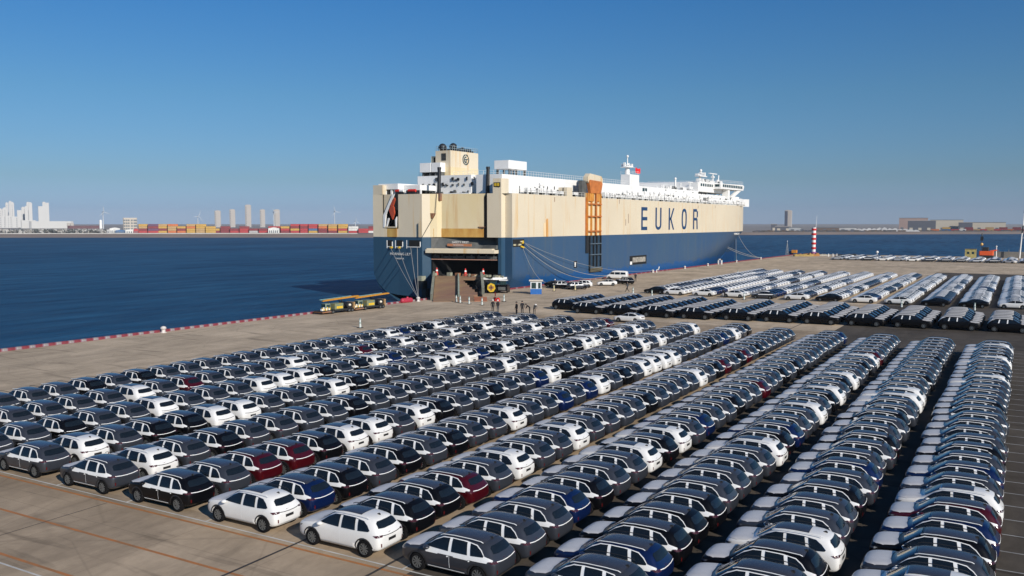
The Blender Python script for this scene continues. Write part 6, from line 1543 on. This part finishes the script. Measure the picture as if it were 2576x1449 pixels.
stack(364, 390, 75, 4, P1, 0, 'tallest purple and maroon stacks on the left of the yard')
stack(390, 545, 80, 4, P2, 0, 'yellow and tan stacks left of the five towers')
stack(545, 720, 84, 3, P3, 0, 'red and maroon stacks before the five towers')
stack(720, 790, 80, 4, P3, 0, 'dark red stacks right of the five towers')
stack(790, 885, 80, 4, P4, 0, 'mixed stacks between the towers and the ship')
stack(890, 960, 80, 3, [('red', 3), ('white', 2), ('maroon', 2)], 0, 'red and white stacks next to the ship stern')
# white and blue sheds on the shore, left of the containers
for px, w_, top, c, lab in ((291, 22, 572, 'white', 'white shed with dark openings on the far shore'), (282, 18, 576, 'grey', 'grey lean-to left of the blue shed'), (305, 20, 577, 'blue', 'blue sided shed on the far shore'), (333, 26, 576, 'white', 'low white truck shed before the ribbed building'), (344, 10, 574, 'red', 'small red shed beside the low white truck shed'), (690, 26, 571, 'white', 'white tent-roofed store among the red containers')):
    x, y = shore(px, 68); k = math.hypot(x, y)/2225; t = thing('shed', lab, 'shed', (x, y, .6), bearing(px)-R(90)); h = (585.5-top)*k
    g = MB(); g.prismy([(-w_/2*k, 0), (w_/2*k, 0), (w_/2*k, h*.85), (0, h), (-w_/2*k, h*.85)], 0, 9); g.build('walls', cont_mesh(c).materials[0], t)
    for j in range(5): g = MB(); x0 = (-w_/2+ w_*(.08+.18*j))*k; g.box(x0, x0+w_*.10*k, -.06, .02, 0, h*.5); g.build('door', M_shade, t)
# right shore
M_dk = mat('dark_warehouse', (.10,.11,.135), .7, var=.2, scale=.02); M_beige = mat('beige_warehouse', (.52,.47,.38), .7, var=.08, scale=.02); M_pink = mat('pinkish_warehouse', (.36,.26,.23), .7, var=.15, scale=.02)
def rbuild(p0, p1, top, base_, lab, m, extra=90, nm='warehouse', cat='warehouse'):
    pc = (p0+p1)/2; x, y = shore(pc, extra); k = math.hypot(x, y)/2225; w_ = (p1-p0)*k; z1 = HC-(top-561)*k; z0 = max(0, HC-(base_-561)*k) if base_ < 575 else 0
    t = thing(nm, lab, cat, (x, y, 0), bearing(pc)-R(90)); g = MB(); g.box(-w_/2, w_/2, 0, 14, 0, z1); g.build('walls', m, t)
    g = MB(); g.box(-w_/2-.3, w_/2+.3, -.3, 14.3, z1, z1+.7); g.build('roof', M_shade if m is not M_dk else M_tow2, t)
    for j in range(max(2, int(w_/14))): g = MB(); x0 = -w_/2+3+14*j; g.box(x0, x0+5, -.12, .02, 0, min(5, z1*.6)); g.build('door', M_shade if m is not M_dk else M_beige, t)
rbuild(1938, 1952, 564, 575, 'low dark building at the right of the hull', M_dk, 300); rbuild(1950, 1986, 569.5, 576, 'dark grey shed below the right tower block', M_dk, 200)
rbuild(1984, 2012, 572, 577, 'pale sheds between the right tower and the light tower', mat('pale_shed', (.45,.47,.48), .7, var=.3, scale=.05), 120)
rbuild(2046, 2110, 572.5, 578, 'long low brown shed behind the light tower', mat('brown_shed', (.16,.12,.10), .8, var=.2, scale=.03), 240); rbuild(2112, 2150, 572, 577, 'white topped long shed right of the light tower', mat('pale_shed_b', (.55,.55,.54), .7, var=.3, scale=.05), 110)
rbuild(2265, 2325, 550, 560, 'pinkish long warehouse high on the right shore', M_pink, 420); rbuild(2287, 2345, 556, 572, 'dark blue warehouse on the right shore', M_dk, 250); rbuild(2345, 2412, 554.5, 566, 'cream warehouse on the right shore', M_beige, 300); rbuild(2412, 2440, 560, 572, 'dark shed right of the cream warehouse', M_dk, 260); rbuild(2440, 2516, 560, 570, 'long beige warehouse before the tall pole', M_beige, 280)
g = MB(); rnd = random.Random(9)                       # white heap under sheets
t = thing('sheeted_salt_heap', 'white sheeted heap on the right shore below the pinkish warehouse', 'heap', (*shore(2215, 100), 0), bearing(2215)-R(90))
for k in range(14):
    x = -48+7.5*k; h = 6.5-4.0*abs(k-6.5)/7+rnd.uniform(-.8,.8); g.prismy([(x-6,0),(x+6,0),(x+3,h*.8),(x,h),(x-3,h*.7)], rnd.uniform(0,4), rnd.uniform(8,14))
g.build('sheet', mat('white_sheet', (.60,.60,.59), .7, var=.2, scale=.15), t)
stack(2350, 2400, 95, 2, P4, 0, 'short yellow and maroon rows below the cream warehouse')
stack(2400, 2576, 95, 2, P3 + [('tan', 3), ('orange', 4)], 0, 'reddish rows toward the right end of the far shore')
g = MB()
for k in range(200):
    px = 1895 + 690*k/200; x, y = shore(px, rnd.uniform(70, 110)); s_ = rnd.uniform(1.5, 4); h_ = rnd.uniform(.8, 2.6); g.box(x-s_, x+s_, y-1, y+1, 0, h_, rnd.randint(0, 2))
tag(g.build('shore_clutter', [M_dk, mat('scrub_dark_b', (.12,.11,.10), .9, var=.3, scale=.2), mat('clutter_brown', (.16,.12,.09), .9, var=.3, scale=.2)]), 'low dark clutter along the top of the right shore', 'clutter', kind='stuff')

# air between here and the far shore
hz = MB().box(-5000, 4200, -400, 5200, -12, 95).build('haze', [])
m = bpy.data.materials.new('harbour_haze'); m.use_nodes = True; nt = m.node_tree; nt.nodes.clear()
pv = nt.nodes.new('ShaderNodeVolumePrincipled'); pv.inputs['Density'].default_value = 0.00006; pv.inputs['Color'].default_value = (0.80, 0.88, 1.0, 1); pv.inputs['Anisotropy'].default_value = 0.0
mo = nt.nodes.new('ShaderNodeOutputMaterial'); nt.links.new(pv.outputs[0], mo.inputs['Volume']); hz.data.materials.append(m)
tag(hz, kind='stuff')
